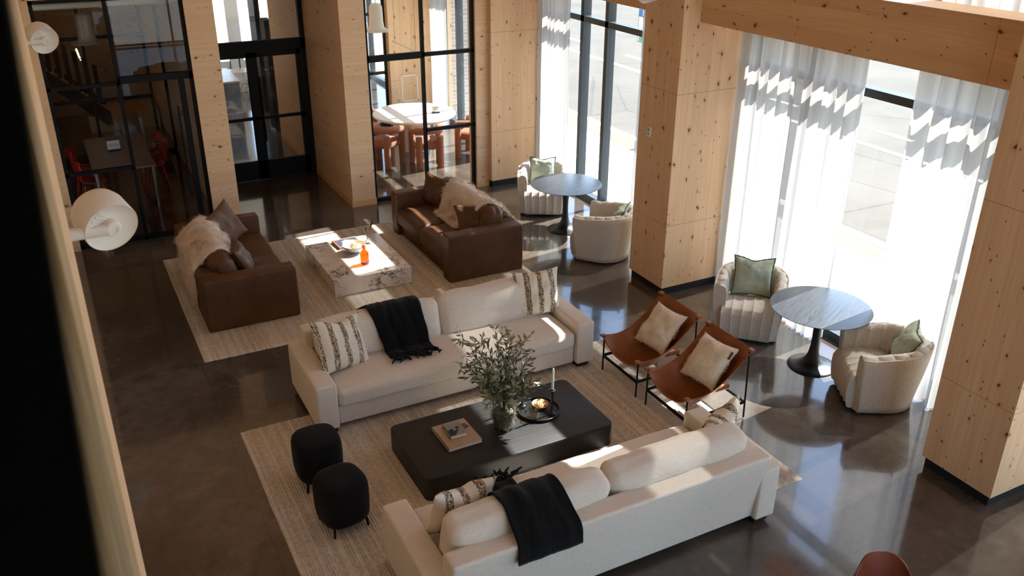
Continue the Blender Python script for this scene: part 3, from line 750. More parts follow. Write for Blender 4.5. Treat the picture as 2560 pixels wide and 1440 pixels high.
# ---- pillows on the brown sofas
pillow('leather_cushion', 'brown square cushion upright at the far end of the sofa by the black partition', 'brownp', (1.86, 11.74, .47), .56, .56, .16, -20, 32, -20, 1, 'brown cushions on the leather sofas')
pillow('leather_cushion', 'brown cushion leaning near the sheepskin edge, sofa by the black partition', 'brown', (1.82, 10.64, .47), .50, .46, .17, -24, 80, -4, 2, 'brown cushions on the leather sofas')
pillow('leather_cushion', 'brown cushion upright at the far end of the sofa by the windows', 'brown', (4.82, 11.96, .45), .48, .48, .17, -12, -66, 8, 3, 'brown cushions on the leather sofas')
pillow('leather_cushion', 'brown cushion propped on the sheepskin, sofa by the windows', 'brown', (4.90, 10.50, .48), .50, .48, .17, -36, -28, -12, 4, 'brown cushions on the leather sofas', chop=.05)
# ---- striped cushions on the linen sofas
GS = 'cream cushions with dark speckled stripes'
pillow('striped_cushion', 'striped wool cushion in the corner of the far cream sofa, left of the black throw', 'stripe', (2.14, 7.74, .475), .60, .56, .17, -30, 22, 10, 5, GS, chop=.04)
pillow('striped_cushion', 'striped wool cushion at the window end of the far cream sofa', 'stripe', (4.46, 7.92, .475), .56, .54, .18, -16, -8, 0, 6, GS)
pillow('striped_cushion', 'striped cushion slumped beside the black throw on the nearest sofa', 'stripe', (2.14, 5.08, .475), .56, .46, .19, -16, 186, -6, 7, GS, chop=.05)
pillow('striped_cushion', 'striped cushion at the window end of the nearest sofa', 'stripe', (4.60, 5.02, .46), .60, .44, .20, -14, 206, 4, 8, GS, chop=.06)
# ---- black throws with tassels
def black_throw(name, label, root, x0, x1, ys, yc, zend, seed, skew, tips, group):
    at = draper(root, [x0-.3+(x1-x0+.6)*i/12 for i in range(13)], ys, yc, zend)
    def fn(u, v):
        k = x0+(x1-x0)*u + skew(v) + .02*fbm(v*3+seed, u) + .06*v*(2*u-1)
        p = at(k, v); w_ = abs(sin(u*8+seed+1.2*v+fbm(v*2,u*3)))**2*.012*(1-.5*v) + .012*abs(fbm(u*6+seed, v*4))
        tn = at(k, min(1, v+.02)) - at(k, max(0, v-.02)); nn = Vector((-tn.y, tn.x)).normalized()
        return (k, p.x + nn.x*w_, p.y + nn.y*w_)
    o = MB().shell(fn, 44, 48, .014).build(name, M_['blackknit'], None, True, 180); o.matrix_world = Matrix.Translation(root.location) @ Matrix.Rotation(root.rotation_euler.z, 4, 'Z')
    tag(o, label, 'throw', group)
    rnd = random.Random(seed); m = MB()
    for k in range(34):
        u = (k+.5)/34; p0 = Vector(fn(u, 0)); a = tips + rnd.gauss(0, .5); L = .09+.07*rnd.random()
        q = [p0]
        for s_ in range(1, 5):
            d = L*s_/4; q.append(Vector((p0.x + d*sin(a)+.012*rnd.gauss(0, 1), p0.y - d*cos(a), p0.z + .010*rnd.random()+.002)))
        m.tube(q, [.010, .012, .011, .012, .009], 6)
    m.build('tassel_fringe', M_['blackknit'], o, True)
    return o
black_throw('fringed_throw', 'black fringed throw over the back of the far cream sofa', LS[0], -.76, -.27, -.20, -.06, .66, 3, lambda v: .06-.08*v, .5, 'black fringed throws')
black_throw('fringed_throw', 'black fringed throw over the back of the nearest cream sofa', LS[1], .45, .87, -.42, -.06, .58, 11, lambda v: .03-.02*v, -.4, 'black fringed throws')
# ---- rugs
def rug_obj(label, x0, x1, y0, y1, seed):
    n = int((x1-x0)/.024); m = MB(); ny = 40
    def fn(u, v):
        k = u*n; a = 2*pi*k
        x = x0+(x1-x0)*u + .006*fbm(v*6+seed, u*9); y = y0+(y1-y0)*v + (.010*fbm(u*60+seed, v)*(1 if v in (0, 1) else 0))
        ed = 0 if (u in (0, 1) or v in (0, 1)) else 1
        return (x, y, .001 + ed*(.010 + .0062*cos(a+pi)*1.0 + .001*fbm(u*300, v*40)))
    m.grid(fn, n*4, ny)
    o = m.build('woven_rug', M_['rug'], None, True, 180); return tag(o, label, 'rug', 'pair of pale ribbed rugs')
rug_obj('pale ribbed wool rug under the cream sofas and black coffee table', 1.02, 5.48, 4.71, 7.84, 1)
rug_obj('pale ribbed wool rug under the leather sofas and marble table', .96, 5.48, 9.43, 12.72, 2)
# ------------------------------------------------------------------ tables, chairs, poufs
def rounded_rect(x0, x1, y0, y1, r, k=8):
    P = []
    for cx, cy, a in ((x1-r, y1-r, 0), (x0+r, y1-r, 90), (x0+r, y0+r, 180), (x1-r, y0+r, 270)):
        for i in range(k+1): q = radians(a+90*i/k); P.append((cx+r*cos(q), cy+r*sin(q)))
    return P
t = thing('coffee_table', 'low black oak coffee table with rounded corners between the cream sofas', 'coffee table', (3.24, 6.44, 0))
P = rounded_rect(-.98, .98, -.475, .475, .07)
def ring(P, prof):
    m = MB(); n = len(P); vs = []; fs = []
    for ins, z in prof:
        for x, y in P:
            L = sqrt(x*x+y*y); vs.append((x-ins*(1 if x > 0 else -1), y-ins*(1 if y > 0 else -1), z))
    for i in range(len(prof)-1):
        for k in range(n): fs.append((i*n+k, i*n+(k+1) % n, (i+1)*n+(k+1) % n, (i+1)*n+k))
    fs.append(tuple(reversed(range(n)))); fs.append(tuple((len(prof)-1)*n+k for k in range(n)))
    return m.add(vs, fs)
ring(P, [(0, .014), (0, .205)]).build('table_body', M_['oak'], t, True)
ring(P, [(0, .205), (0, .244), (.002, .248), (.006, .25)]).build('tabletop', M_['oak'], t, True)
o = MB().rbox((0, 0, .132), (1.07, 1.37, .236), .003, 2, 1).build('marble_table', M_['marble'], None, True); o.location = (3.325, 11.06, 0)
tag(o, 'low white marble block table with dark veins between the leather sofas', 'coffee table')
# ---- pedestal tables
def tulip(label, x, y):
    t = thing('pedestal_table', label, 'table', (x, y, 0), radians(25), 'round blue-black pedestal tables')
    prof = [(0, .722), (.50, .722), (.535, .732), (.545, .738), (.544, .742), (.535, .744), (0, .744)]
    MB().lathe(prof, 72, None, False).build('tabletop', M_['tulip'], t, True, 50)
    st = [(.0, .0), (.265, .0), (.268, .006), (.262, .014), (.22, .026), (.16, .045), (.11, .075), (.075, .12), (.055, .18), (.045, .26), (.041, .36), (.043, .46), (.052, .56), (.072, .64), (.105, .70), (.13, .722), (0, .722)]
    MB().lathe(st, 48, None, False).build('pedestal', M_['tulipleg'], t, True, 60)
    return t
tulip('round blue-black pedestal table by the pillar at the far window', 6.73, 11.17)
tulip('round blue-black pedestal table with wavy grain between two nearer tub chairs', 7.08, 6.24)
# ---- tub chairs: local front = -y
def tub_chair():
    t = thing('tub_chair', 'x', 'armchair', (0, 0, 0)); F = M_['boucle']
    # plan of the wrap: half width a, front at y=-.36, semicircular back
    def plan(s_, off):
        """s 0..1 from the front left round the back to the front right; off = inset towards the inside"""
        a = .41-off; b = .40-off; st = .34; arc = pi*(a+b)/2; Lt = 2*st+arc; d = s_*Lt
        yc = .02
        if d < st: return Vector((-a, -.32 + d*1.0, 0)), Vector((-1, 0, 0))
        if d > st+arc: q = d-st-arc; return Vector((a, yc - q, 0)), Vector((1, 0, 0))
        q = (d-st)/arc*pi; return Vector((-a*cos(q), yc + b*sin(q), 0)), Vector((-cos(q), sin(q), 0))
    def top(s_):                                  # outer top edge: dips between the arm front and the back
        e = abs(2*s_-1); return .63 + .085*(1-e**2.2) + .03*sm(.86, 1, e)
    nS = 72
    # outer fabric shell
    def outer(u, v):
        p, n_ = plan(u, 0); k = .87 + .13*sm(0, 1, v)**.8
        e = abs(2*u-1)
        return (p.x*k, (p.y-.02)*k+.02 + (.05*(v-.0)*(1-e**2)), .025 + (top(u)-.025)*v)
    MB().shell(outer, nS, 10, .018).build('outer_shell', F, t, True, 180)
    # padded channelled inner wrap with rolled top
    nch = 13
    prof = [(.002, .96), (.012, 1.0), (.045, 1.035), (.085, 1.03), (.115, .98), (.128, .88), (.13, .74), (.128, .62), (.125, .50)]
    def inner(u, v):
        q = v*(len(prof)-1); i = min(int(q), len(prof)-2); f_ = q-i
        off = prof[i][0]*(1-f_)+prof[i+1][0]*f_; hz = prof[i][1]*(1-f_)+prof[i+1][1]*f_
        ch = abs(sin(pi*nch*u))**.55; e = abs(2*u-1)
        b = .020*(ch-1)*min(1, v*6)
        p, n_ = plan(u, off); k = 1.0
        z = top(u)*hz if hz > .5 else top(u)*hz
        fz = 1-.42*sm(.9, 1.0, e)*sm(.96, 1.03, hz)*0
        return (p.x + n_.x*b, p.y + n_.y*b + .05*(1-e**2)*sm(.3, .95, hz), z + .4*b)
    m = MB().grid(inner, nch*10, 24)
    # front ends of the two arms
    for u in (0, 1):
        poly = [tuple(inner(u, j/24)) for j in range(25)]
        q = inner(u, 1); poly += [(q[0], q[1], .03)] + [tuple(outer(u, j/10)) for j in range(11)]
        m.add(poly, [tuple(range(len(poly)))] if u else [tuple(reversed(range(len(poly))))])
    m.build('channelled_back', F, t, True, 60)
    # seat, channels run front to back and down over the front
    ns = 5
    path = [(.22, .40), (.05, .425), (-.12, .435), (-.25, .43), (-.335, .405), (-.375, .35), (-.382, .26), (-.375, .15), (-.355, .05), (-.345, .03)]
    def seat(u, v):
        q = v*(len(path)-1); i = min(int(q), len(path)-2); f_ = q-i
        y = path[i][0]*(1-f_)+path[i+1][0]*f_; z = path[i][1]*(1-f_)+path[i+1][1]*f_
        ch = abs(sin(pi*ns*u))**.5; w_ = .30 - .02*sm(.5, 1, v); tn = Vector((path[i+1][0]-path[i][0], path[i+1][1]-path[i][1])).normalized(); nn = (tn.y, -tn.x)
        b = -.016*(ch-1)*(1-sm(.86, 1, v))
        return (-w_+2*w_*u, y + b*nn[0]*-1*-1 - 0, z + b*nn[1]*-1*-1)
    m = MB().grid(lambda u, v: seat(u, v), ns*12, 36)
    for u in (0, 1):
        poly = [seat(u, j/36) for j in range(37)] + [(seat(u, 1)[0], .2, .03)]
        m.add(poly, [tuple(range(len(poly)))])
    m.build('channelled_seat', F, t, True, 60)
    MB().lathe([(0, 0), (.29, 0), (.29, .03), (0, .03)], 32, None, False).build('plinth', M_['black'], t, True)
    return t
def face(dx, dy): return atan2(dx, -dy)            # rotation so that local -y points to (dx,dy)
tc = tub_chair(); GT = 'oatmeal channelled tub chairs'
spots = [(6.87, 12.12, (-.5, -.87), 'oatmeal tub chair facing the room, between the far round table and knotty wall panel'),
         (6.70, 10.04, (-.6, .80), 'oatmeal tub chair tucked behind the pillar, turned to the far round table'),
         (7.02, 7.27, (-.72, -.69), 'oatmeal tub chair between the pillar and nearer round table, square green cushion upright'),
         (7.18, 5.44, (-.86, .51), 'oatmeal tub chair with bare fabric side towards the nearest pillar')]
for i, (x, y, d, lab) in enumerate(spots):
    if i == 0:
        tc.location = (x, y, 0); tc.rotation_euler = (0, 0, face(*d)); tc['label'] = lab; tc['group'] = GT
    else: dup(tc, (x, y, 0), face(*d), lab, GT)
GC = 'sage green cushions on the tub chairs'
def chair_cushion(i, lab, rx, dz, dx=0, dy=0, seed=0, w=.46, ry=0):
    x, y, d, _ = spots[i]; a = face(*d)
    p = Matrix.Translation((x, y, 0)) @ Matrix.Rotation(a, 4, 'Z') @ Vector((dx, dy, .44))
    pillow('green_cushion', lab, 'green', p, w, w, .15, rx, math.degrees(a)+dz, ry, seed, GC, edge='greend', chop=.03)
chair_cushion(0, 'sage green cushion on the tub chair by the knotty wall panel', -20, 0, -.02, .03, 21, .42)
chair_cushion(1, 'dark sage cushion on the tub chair tucked behind the pillar', -34, 8, .02, .10, 22, .42)
chair_cushion(2, 'sage green cushion upright on the tub chair between pillar and round table', -24, 4, .0, .02, 23, .47)
chair_cushion(3, 'sage green cushion tilted on the tub chair nearest the camera', -26, -10, -.04, .13, 24, .46, 8)
# ---- leather sling chairs: local front = -x, width along y
def sling_chair():
    t = thing('sling_chair', 'x', 'lounge chair', (0, 0, 0)); K = M_['black']
    xf, xb, hw = -.36, .37, .325
    zf, zb = .44, .80
    for y in (-hw, hw):
        MB().tube([(xf, y, 0), (xf+.006, y, zf-.01)], .0095, 8).build('leg', K, t, True)
        MB().tube([(xb+.03, y, 0), (xb, y, zb-.03)], .0095, 8).build('leg', K, t, True)
        MB().box((0.01, y, .185), (xb-xf, .012, .03)).build('side_rail', K, t)
    MB().box((xf, 0, .185), (.014, 2*hw, .03)).build('front_rail', K, t)
    MB().box((xb+.02, 0, .185), (.014, 2*hw, .03)).build('back_rail', K, t)
    def fn(u, v):
        s_ = 2*u-1                                   # across
        x = xf-.02 + (xb-xf+.05)*v
        ze = zf + (zb-zf)*v - .17*sin(pi*v)*(1-.25*v)  # side edge hangs between the corners
        dep = (.155*(1-sm(.5, 1, v)) + .045*sm(.3, 1, v)) + .10*sin(pi*min(1, v*1.15))
        if v > .98: dep = .03
        cross = (1-abs(s_)**2.2)
        z = ze - dep*cross
        x2 = x + .10*cross*sm(.35, .95, v)*(1-sm(.85, 1, v)*.6) - .02*cross*(1-sm(0, .25, v))*-1
        y = s_*hw*(1.07 - .05*sin(pi*v))
        return (x2, y, z)
    MB().shell(fn, 30, 34, .007).build('leather_sling', M_['tan'], t, True, 180)
    for y in (-hw, hw):
        MB().rbox((xf-.008, y*1.02, zf-.006), (.06, .055, .022), .008, 2, 1).build('corner_pocket', M_['tan'], t, True)
        MB().rbox((xb+.012, y*1.02, zb-.010), (.055, .06, .03), .008, 2, 1).build('corner_pocket', M_['tan'], t, True)
    # seam across the seat
    pts = [Vector(fn(i/30, .34))+Vector((0, 0, .006)) for i in range(31)]
    MB().tube(pts, .004, 5).build('seam', M_['tan'], t, True)
    # strap pouch hanging under the back
    MB().rbox((.22, -.10, .31), (.20, .16, .07), .03, 3, 2).build('under_strap', M_['tan'], t, True)
    return t
sc_ = sling_chair(); GL = 'cognac leather sling chairs'
sc_.location = (5.26, 6.90, .013); sc_['label'] = 'cognac leather sling chair nearer the pillar, beside the sofa arm'; sc_['group'] = GL
dup(sc_, (5.27, 6.08, .013), 0, 'cognac leather sling chair nearer the camera and the round table', GL)
GP = 'cream sherpa cushions on the sling chairs'
pillow('sherpa_cushion', 'cream sherpa cushion on the sling chair nearer the pillar', 'sherpa', (5.26, 6.90, .37), .50, .50, .16, -40, -90, -3, 31, GP, fur=9000)
o = pillow('sherpa_cushion', 'cream sherpa cushion with brown tab on the nearer sling chair', 'sherpa', (5.27, 6.08, .37), .50, .50, .16, -40, -90, -4, 32, GP, fur=9000)
MB().rbox((.235, -.035, .40), (.012, .02, .085), .003, 2, 1).build('leather_tab', M_['brown'], o, True)
# ---- black poufs
def pouf():
    t = thing('pouf', 'x', 'pouf', (0, 0, 0)); m = MB(); n = 48
    prof = [(.80, .085), (.88, .09), (.955, .12), (.985, .18), (1.0, .27), (1.0, .36), (.985, .41), (.95, .445), (.88, .468), (.72, .478), (.4, .484), (.02, .486)]
    vs = []; fs = []
    for k_, z in prof:
        for k in range(n):
            a = 2*pi*k/n; c, s_ = cos(a), sin(a); e = 3.0
            r = .215/((abs(c)**e+abs(s_)**e)**(1/e)); vs.append((r*k_*c, r*k_*s_, z))
    for i in range(len(prof)-1):
        for k in range(n): fs.append((i*n+k, i*n+(k+1) % n, (i+1)*n+(k+1) % n, (i+1)*n+k))
    fs.append(tuple(reversed(range(n)))); fs.append(tuple((len(prof)-1)*n+k for k in range(n)))
    m.add(vs, fs).build('upholstery', M_['blackfab'], t, True, 60)
    for sx in (-1, 1):
        for sy in (-1, 1): MB().tube([(sx*.145, sy*.145, .10), (sx*.155, sy*.155, 0)], .011, 8).build('leg', M_['black'], t, True)
    return t
pf_ = pouf(); GPo = 'black felt poufs on the rug'
pf_.location = (1.515, 6.74, .013); pf_['label'] = 'black felt pouf nearer the arm of the far cream sofa'; pf_['group'] = GPo
dup(pf_, (1.525, 6.06, .013), radians(8), 'black felt pouf nearer the camera', GPo)
# ---- rust leather shell chair at the lower edge of the picture
t = thing('shell_chair', 'rust leather shell chair back rising at the lower edge of the picture', 'chair', (4.40, 2.88, 0), radians(-28))
def sh(u, v):
    a = (2*u-1); z = .44 + .34*sm(.35, 1, v)*(1-.10*a*a) + .02
    y = -.22 + .44*min(1, v/.55) + .04*sm(.5, 1, v) - .20*abs(a)**2.4*sm(.3, 1, v)
    z2 = z - .30*sm(.55, 1, v)*abs(a)**4 + .10*abs(a)**3*(1-sm(.3, .8, v))
    return (a*.27*(1-.12*sm(.7, 1, v)*abs(a)), y, z2)
MB().shell(sh, 24, 22, .014).build('seat_shell', M_['shellred'], t, True, 180)
MB().tube([(0, 0, .01), (0, 0, .47)], .022, 12).build('post', M_['black'], t, True)
MB().lathe([(0, 0), (.24, 0), (.23, .012), (.03, .03), (0, .03)], 32, None, False).build('base', M_['black'], t, True)
# ------------------------------------------------------------------ small things on the tables
ZT = .251
# glass vase with olive branches
t = thing('glass_vase', 'clear cylinder vase with teal glass bottom on the black coffee table', 'vase', (3.25, 6.41, ZT))
MB().lathe([(.102, .012), (.104, .02), (.104, .285), (.102, .29), (.099, .285), (.099, .02)], 48, None, False).build('glass_wall', M_['vaseglass'], t, True, 60)
MB().lathe([(0, 0), (.098, 0), (.104, .006), (.104, .016), (.098, .020), (0, .020)], 48, None, False).build('glass_bottom', M_['vasebase'], t, True, 60)
m = MB(); rnd = random.Random(5)
def mo(u, v):
    a = 2*pi*u; r = .094*(1-.10*abs(fbm(a*2, v*5, 1)))*(sin(pi*min(1, v*.5+.0)) if v > .96 else 1)
    z = .022+.158*v + .02*fbm(a*1.5, 3)*v
    return (r*cos(a), r*sin(a), z)
m.grid(mo, 40, 14); m.lathe([(0, .185), (.05, .183), (.09, .172)], 32, None, False)
furify(m, 2600, .03, .004, 9, None, Vector((0, 0, .4)))
o = m.build('moss_filling', M_['moss'], None, False); o.location = (3.25, 6.41, ZT); tag(o, 'dried brown moss packed inside the clear vase', 'moss')
pl = thing('olive_branches', 'spray of grey green olive branches standing in the clear vase', 'plant', (3.25, 6.41, ZT+.14))
def leaf(m, p, d, L, W, roll, bend):
    d = d.normalized(); s0 = d.cross(Vector((0, 0, 1)))
    if s0.length < 1e-3: s0 = Vector((1, 0, 0))
    s0.normalize(); n0 = s0.cross(d); s_ = s0*cos(roll)+n0*sin(roll); nn = s_.cross(d)
    vs = []; fs = []
    for i in range(6):
        q = i/5; w_ = W*sin(pi*min(1, .08+q*.92))**.8*(1-.15*q); c = p + d*L*q - nn*bend*L*q*q + Vector((0, 0, -.06*L*q*q))
        vs += [c - s_*w_/2 + nn*w_*.12, c, c + s_*w_/2 + nn*w_*.12]
    for i in range(5):
        for k in (0, 1): fs.append((i*3+k, i*3+k+1, i*3+3+k+1, i*3+3+k))
    m.add(vs, fs)
st = MB(); lv = MB(); rnd = random.Random(21)
CR = Vector((.89, -.45, 0)); CF = Vector((-.45, -.89, 0))       # sideways and forward as the spray leans
tips = [(-.44, .0, .90, 1), (-.28, .12, .88, 1), (-.10, -.06, .92, 1), (.06, .05, .90, 1), (.20, -.02, .82, 1), (-.40, .06, .60, 1), (-.34, -.10, .44, 1), (-.20, .18, .50, 1), (.30, .10, .42, .9), (.24, -.12, .54, 1), (-.02, .20, .62, 1), (.10, .16, .42, 1), (-.18, -.16, .70, 1), (.02, -.12, .74, 1), (0.34, 0.02, 0.36, 0.8), (-0.12, 0.26, 0.36, 0.9), (0.12, 0.28, 0.32, 0.8), (0.04, 0.02, 0.4, 1)]
for a, b, h_, sc in tips:
    tip = CR*a + CF*b + Vector((0, 0, h_)); base = Vector((rnd.uniform(-.03, .03), rnd.uniform(-.03, .03), 0)); mid = Vector((tip.x*.22, tip.y*.22, h_*.45))
    pts = []
    for i in range(13):
        q = i/12; p = base*(1-q)**2 + mid*2*q*(1-q) + tip*q*q + Vector((fbm(q*3, a*9, b)*.03, fbm(q*3, b*9+5, a)*.03, 0))*q; pts.append(p)
    st.tube(pts, [.0042*(1-.7*i/12) for i in range(13)], 6)
    nl = int(46*max(.55, h_)); 
    for k in range(nl):
        q = .30 + .70*(k+rnd.random())/nl; i = min(int(q*12), 11); p = pts[i].lerp(pts[i+1], q*12-i); d = (pts[i+1]-pts[i]).normalized()
        if p.z < .15: continue
        ax = Vector((rnd.gauss(0, 1), rnd.gauss(0, 1), rnd.gauss(0, .5))); out = (ax - d*ax.dot(d)).normalized()
        if rnd.random() < .42 and q < .92:         # side twig
            e_ = p + (out*.8+d*.7)*(.06+.09*rnd.random()); mm_ = p.lerp(e_, .5)+Vector((0, 0, .01)); st.tube([p, mm_, e_], [.002, .0016, .001], 5)
            for z in range(5):
                pp = p.lerp(e_, .35+.16*z); o2 = Vector((rnd.gauss(0, 1), rnd.gauss(0, 1), rnd.gauss(0, .6))).normalized()
                leaf(lv, pp, (out*.7+d*.5+o2*.7), .046+.028*rnd.random(), .015+.007*rnd.random(), rnd.uniform(0, pi), rnd.uniform(-.1, .5))
        else:
            leaf(lv, p, out*.8+d*.8, (.055+.035*rnd.random())*(1.12 if h_ < .6 else .95), .018+.009*rnd.random(), rnd.uniform(0, pi), rnd.uniform(-.1, .5))
st.build('stems', M_['twig'], pl, True, 180); lv.build('foliage', M_['leaf'], pl, True, 180)
# tray and what stands on it
t = MB().lathe([(0, 0), (.20, 0), (.208, .004), (.212, .03), (.208, .032), (.203, .03), (.198, .010), (0, .008)], 64, None, False).build('round_tray', M_['tulipleg'], None, True, 40)
t.location = (3.67, 6.49, ZT); tag(t, 'round black rimmed tray on the coffee table', 'tray')
ZR = ZT+.009
def holder(label, x, y, lab2, tilt):
    pr_ = [(0, 0), (.045, 0), (.047, .006), (.043, .014), (.03, .024), (.014, .034), (.0095, .06), (.011, .12), (.0145, .20), (.017, .245), (.018, .26), (.034, .266), (.034, .274), (.016, .276), (.016, .285), (.0, .285)]
    o = MB().lathe(pr_, 28, None, False).build('candle_holder', M_['tulipleg'], None, True, 50); o.location = (x, y, ZR); tag(o, label, 'candle holder', 'slim black candle holders')
    c = MB().lathe([(0, 0), (.0125, 0), (.0122, .19), (.010, .222), (.006, .232), (0, .236)], 20, None, False).build('candle', M_['candle'], None, True, 50)
    MB().tube([(0, 0, .233), (.001, .001, .247)], .0012, 5).build('wick', M_['black'], c)
    c.location = (x, y, ZR+.285); c.rotation_euler = (0, radians(tilt), 0); tag(c, lab2, 'candle', 'pale taper candles')
holder('black candle holder at the camera side of the tray', 3.755, 6.375, 'pale taper candle standing clear of the branches', 1.2)
holder('black candle holder behind the olive branches', 3.56, 6.625, 'pale taper candle half hidden by the olive branches', -.8)
g = MB().lathe([(0, 0), (.030, 0), (.034, .008), (.047, .05), (.054, .085), (.050, .115), (.036, .138), (.028, .146), (.030, .152), (.027, .152), (.024, .146), (.032, .135), (.046, .112), (.049, .085), (.042, .05), (.028, .012), (0, .01)], 40, None, False)
o = g.build('honey_glass_vase', M_['goldglass'], None, True, 60); o.location = (3.575, 6.40, ZR); tag(o, 'small honey coloured ribbed glass pot on the tray', 'pot')
o = MB().lathe([(0, 0), (.04, 0), (.062, .018), (.080, .040), (.083, .046), (.078, .044), (.058, .022), (.036, .010), (0, .009)], 40, None, False).build('wooden_bowl', M_['bowlwood'], None, True, 60)
o.location = (3.715, 6.535, ZR); tag(o, 'small blond wooden bowl on the tray', 'bowl')
def knot():
    m = MB(); pts = []
    for k in range(41):
        a = 2*pi*k/40*2; r = .013*(1+.5*cos(1.5*a)); pts.append((r*cos(a), r*sin(a), .009*sin(1.5*a)))
    m.tube(pts, .0085, 8, None, False); return m
kn = None
for i, (dx, dy, dz) in enumerate([(-.035, .01, .035), (.02, .03, .036), (.03, -.02, .036), (-.005, -.035, .036), (.0, .0, .058), (-.03, -.02, .054), (.022, .008, .06)]):
    if kn is None: kn = knot().build('bread_knot', M_['cork'], None, True, 180); o = kn
    else: o = kn.copy(); C.objects.link(o)
    o.location = (3.715+dx, 6.535+dy, ZR+dz); o.rotation_euler = (random.uniform(-.6, .6), random.uniform(-.6, .6), random.random()*3)
    tag(o, 'pale knotted piece heaped in the small wooden bowl', 'knot', 'knots heaped in the wooden bowl')
def book(label, p, sx, sy, h_, rz, cov, spine, art):
    t = thing('book', label, 'book', p, radians(rz))
    c = MB(); c.lo(-sx/2, sx/2, -sy/2, sy/2, h_-.003, h_); c.lo(-sx/2, sx/2, -sy/2, sy/2, 0, .003); c.lo(-sx/2-.001, -sx/2+.004, -sy/2, sy/2, 0, h_)
    c.build('cover', cov, t); MB().lo(-sx/2+.004, sx/2-.005, -sy/2+.004, sy/2-.005, .003, h_-.003).build('pages', M_['paper'], t)
    if art: 
        for nm_, pts_, mat_, dz in art: MB().prism([(x*sx, y*sy) for x, y in pts_], h_, h_+dz).build(nm_, mat_, t)
    return t
covA = plain('tan_book_cover', rgb('B59E84'), .45, .4, .12); covB = plain('grey_green_cover', rgb('8B918C'), .4, .4, .22)
artdk = plain('dark_print', rgb('2C2622'), .5, .3, .3); artfl = plain('flesh_print', rgb('B98A78'), .5, .3, .2); artbr = plain('brown_print', rgb('7A5338'), .5, .3, .3)
book('large tan picture book lying on the black coffee table', (2.775, 6.465, ZT), .34, .40, .035, 1, covA, None,
     [('cover_print', [(-.30, .36), (.42, .30), (.46, .12), (.20, .02), (-.1, .10)], artbr, .0004)])
book('small thick book on top of the tan picture book', (2.768, 6.49, ZT+.0356), .165, .215, .04, -2, covB, None,
     [('cover_print', [(-.49, -.20), (-.40, -.02), (-.15, .02), (.02, -.12), (.18, -.10), (.02, -.30), (-.2, -.49), (-.49, -.49)], artdk, .0004),
      ('head_print', [(.02, .02), (.10, .12), (.22, .10), (.26, -.01), (.18, -.08), (.06, -.06)], artdk, .0006), ('collar_print', [(-.16, -.10), (-.02, -.02), (.04, -.08), (-.06, -.18)], artfl, .0007)])
# marble table: picture book, stone bowl, amber bottle, glass jar
covC = plain('rose_wood_cover', rgb('A8765C'), .45, .4, .1); artb = plain('slate_print', rgb('3E4250'), .5, .3, .3)
book('picture book with slate blue cover on the marble table', (3.34, 11.52, ZT), .36, .30, .035, 4, covC, None,
     [('cover_print', [(-.44, -.42), (.44, -.42), (.44, .42), (-.44, .42)], artb, .0005), ('pale_print', [(-.25, -.25), (.1, -.3), (.3, .1), (0, .3), (-.2, .15)], artfl, .0009)])
t = thing('stone_bowl', 'wide speckled bowl with white inside on the marble table', 'bowl', (3.33, 11.19, ZT))
MB().lathe([(0, 0), (.06, 0), (.064, .006), (.11, .045), (.150, .09), (.163, .118), (.166, .122), (.160, .120)], 56, None, False).build('outer_body', M_['bowlstone'], t, True, 60)
MB().lathe([(.161, .1205), (.146, .092), (.105, .052), (.05, .022), (0, .018)], 56, None, False).build('inner_glaze', M_['bowlin'], t, True, 60)
rock = MB().rbox((0, 0, 0), (.085, .062, .055), .026, 3, 3, lambda p, q: Vector(p)*(1+.25*fbm(p[0]*20, p[1]*20, p[2]*20))).build('coral_piece', M_['cork'], None, True, 180)
for i, (dx, dy, dz) in enumerate([(-.05, .0, .062), (.04, .035, .064), (.03, -.045, .062), (-.02, .06, .068), (.0, -.005, .096), (.075, -.0, .074)]):
    o = rock if i == 0 else rock.copy()
    if i: C.objects.link(o)
    o.location = (3.33+dx, 11.19+dy, ZT+dz); o.rotation_euler = (i*1.1, i*.7, i*2.1); tag(o, 'pale rough piece heaped in the wide stone bowl', 'ornament', 'pale rough pieces in the stone bowl')
t = thing('amber_bottle', 'amber glass bottle with short neck on the marble table', 'bottle', (3.33, 10.73, ZT))
MB().lathe([(0, .004), (.050, .004), (.058, .012), (.060, .03), (.060, .15), (.054, .178), (.034, .198), (.024, .208), (.022, .245), (.027, .248), (.027, .262), (.021, .262), (.018, .245), (.018, .210), (.03, .192), (.049, .172), (.055, .15), (.055, .03), (.05, .014), (0, .012)], 40, None, False).build('bottle_body', M_['amber'], t, True, 60)
MB().rbox((0, -.0606, .055), (.055, .004, .045), .001, 2, 1).build('paper_label', M_['clearjar'], t)
t = thing('glass_jar', 'clear glass jar behind the bowl on the marble table', 'jar', (3.60, 11.40, ZT))
MB().lathe([(0, .003), (.055, .003), (.06, .01), (.06, .15), (.058, .152), (.056, .15), (.056, .014), (0, .01)], 36, None, False).build('jar_body', M_['clearjar'], t, True, 60)
for i, (ex, ey, L) in enumerate([(-.09, .05, .36), (.09, .0, .33), (-.03, -.04, .27)]):
    e_ = Vector((ex, ey, L)); b_ = Vector((-ex*.3, -ey*.3, .02)); q = b_.lerp(e_, .68)
    o = MB().tube([b_, b_.lerp(e_, .5), q], [.003, .003, .004], 6).build('serving_stick', M_['twig'], None, True)
    h_ = MB().tube([q, q.lerp(e_, .35), q.lerp(e_, .75), e_], [.006, .011, .013, .006], 10); h_.build('dark_handle', M_['darkwood'], o, True)
    o.location = (3.60, 11.40, ZT); tag(o, 'dark handled stick standing in the clear jar on the marble table', 'stick', 'dark handled sticks in the jar')
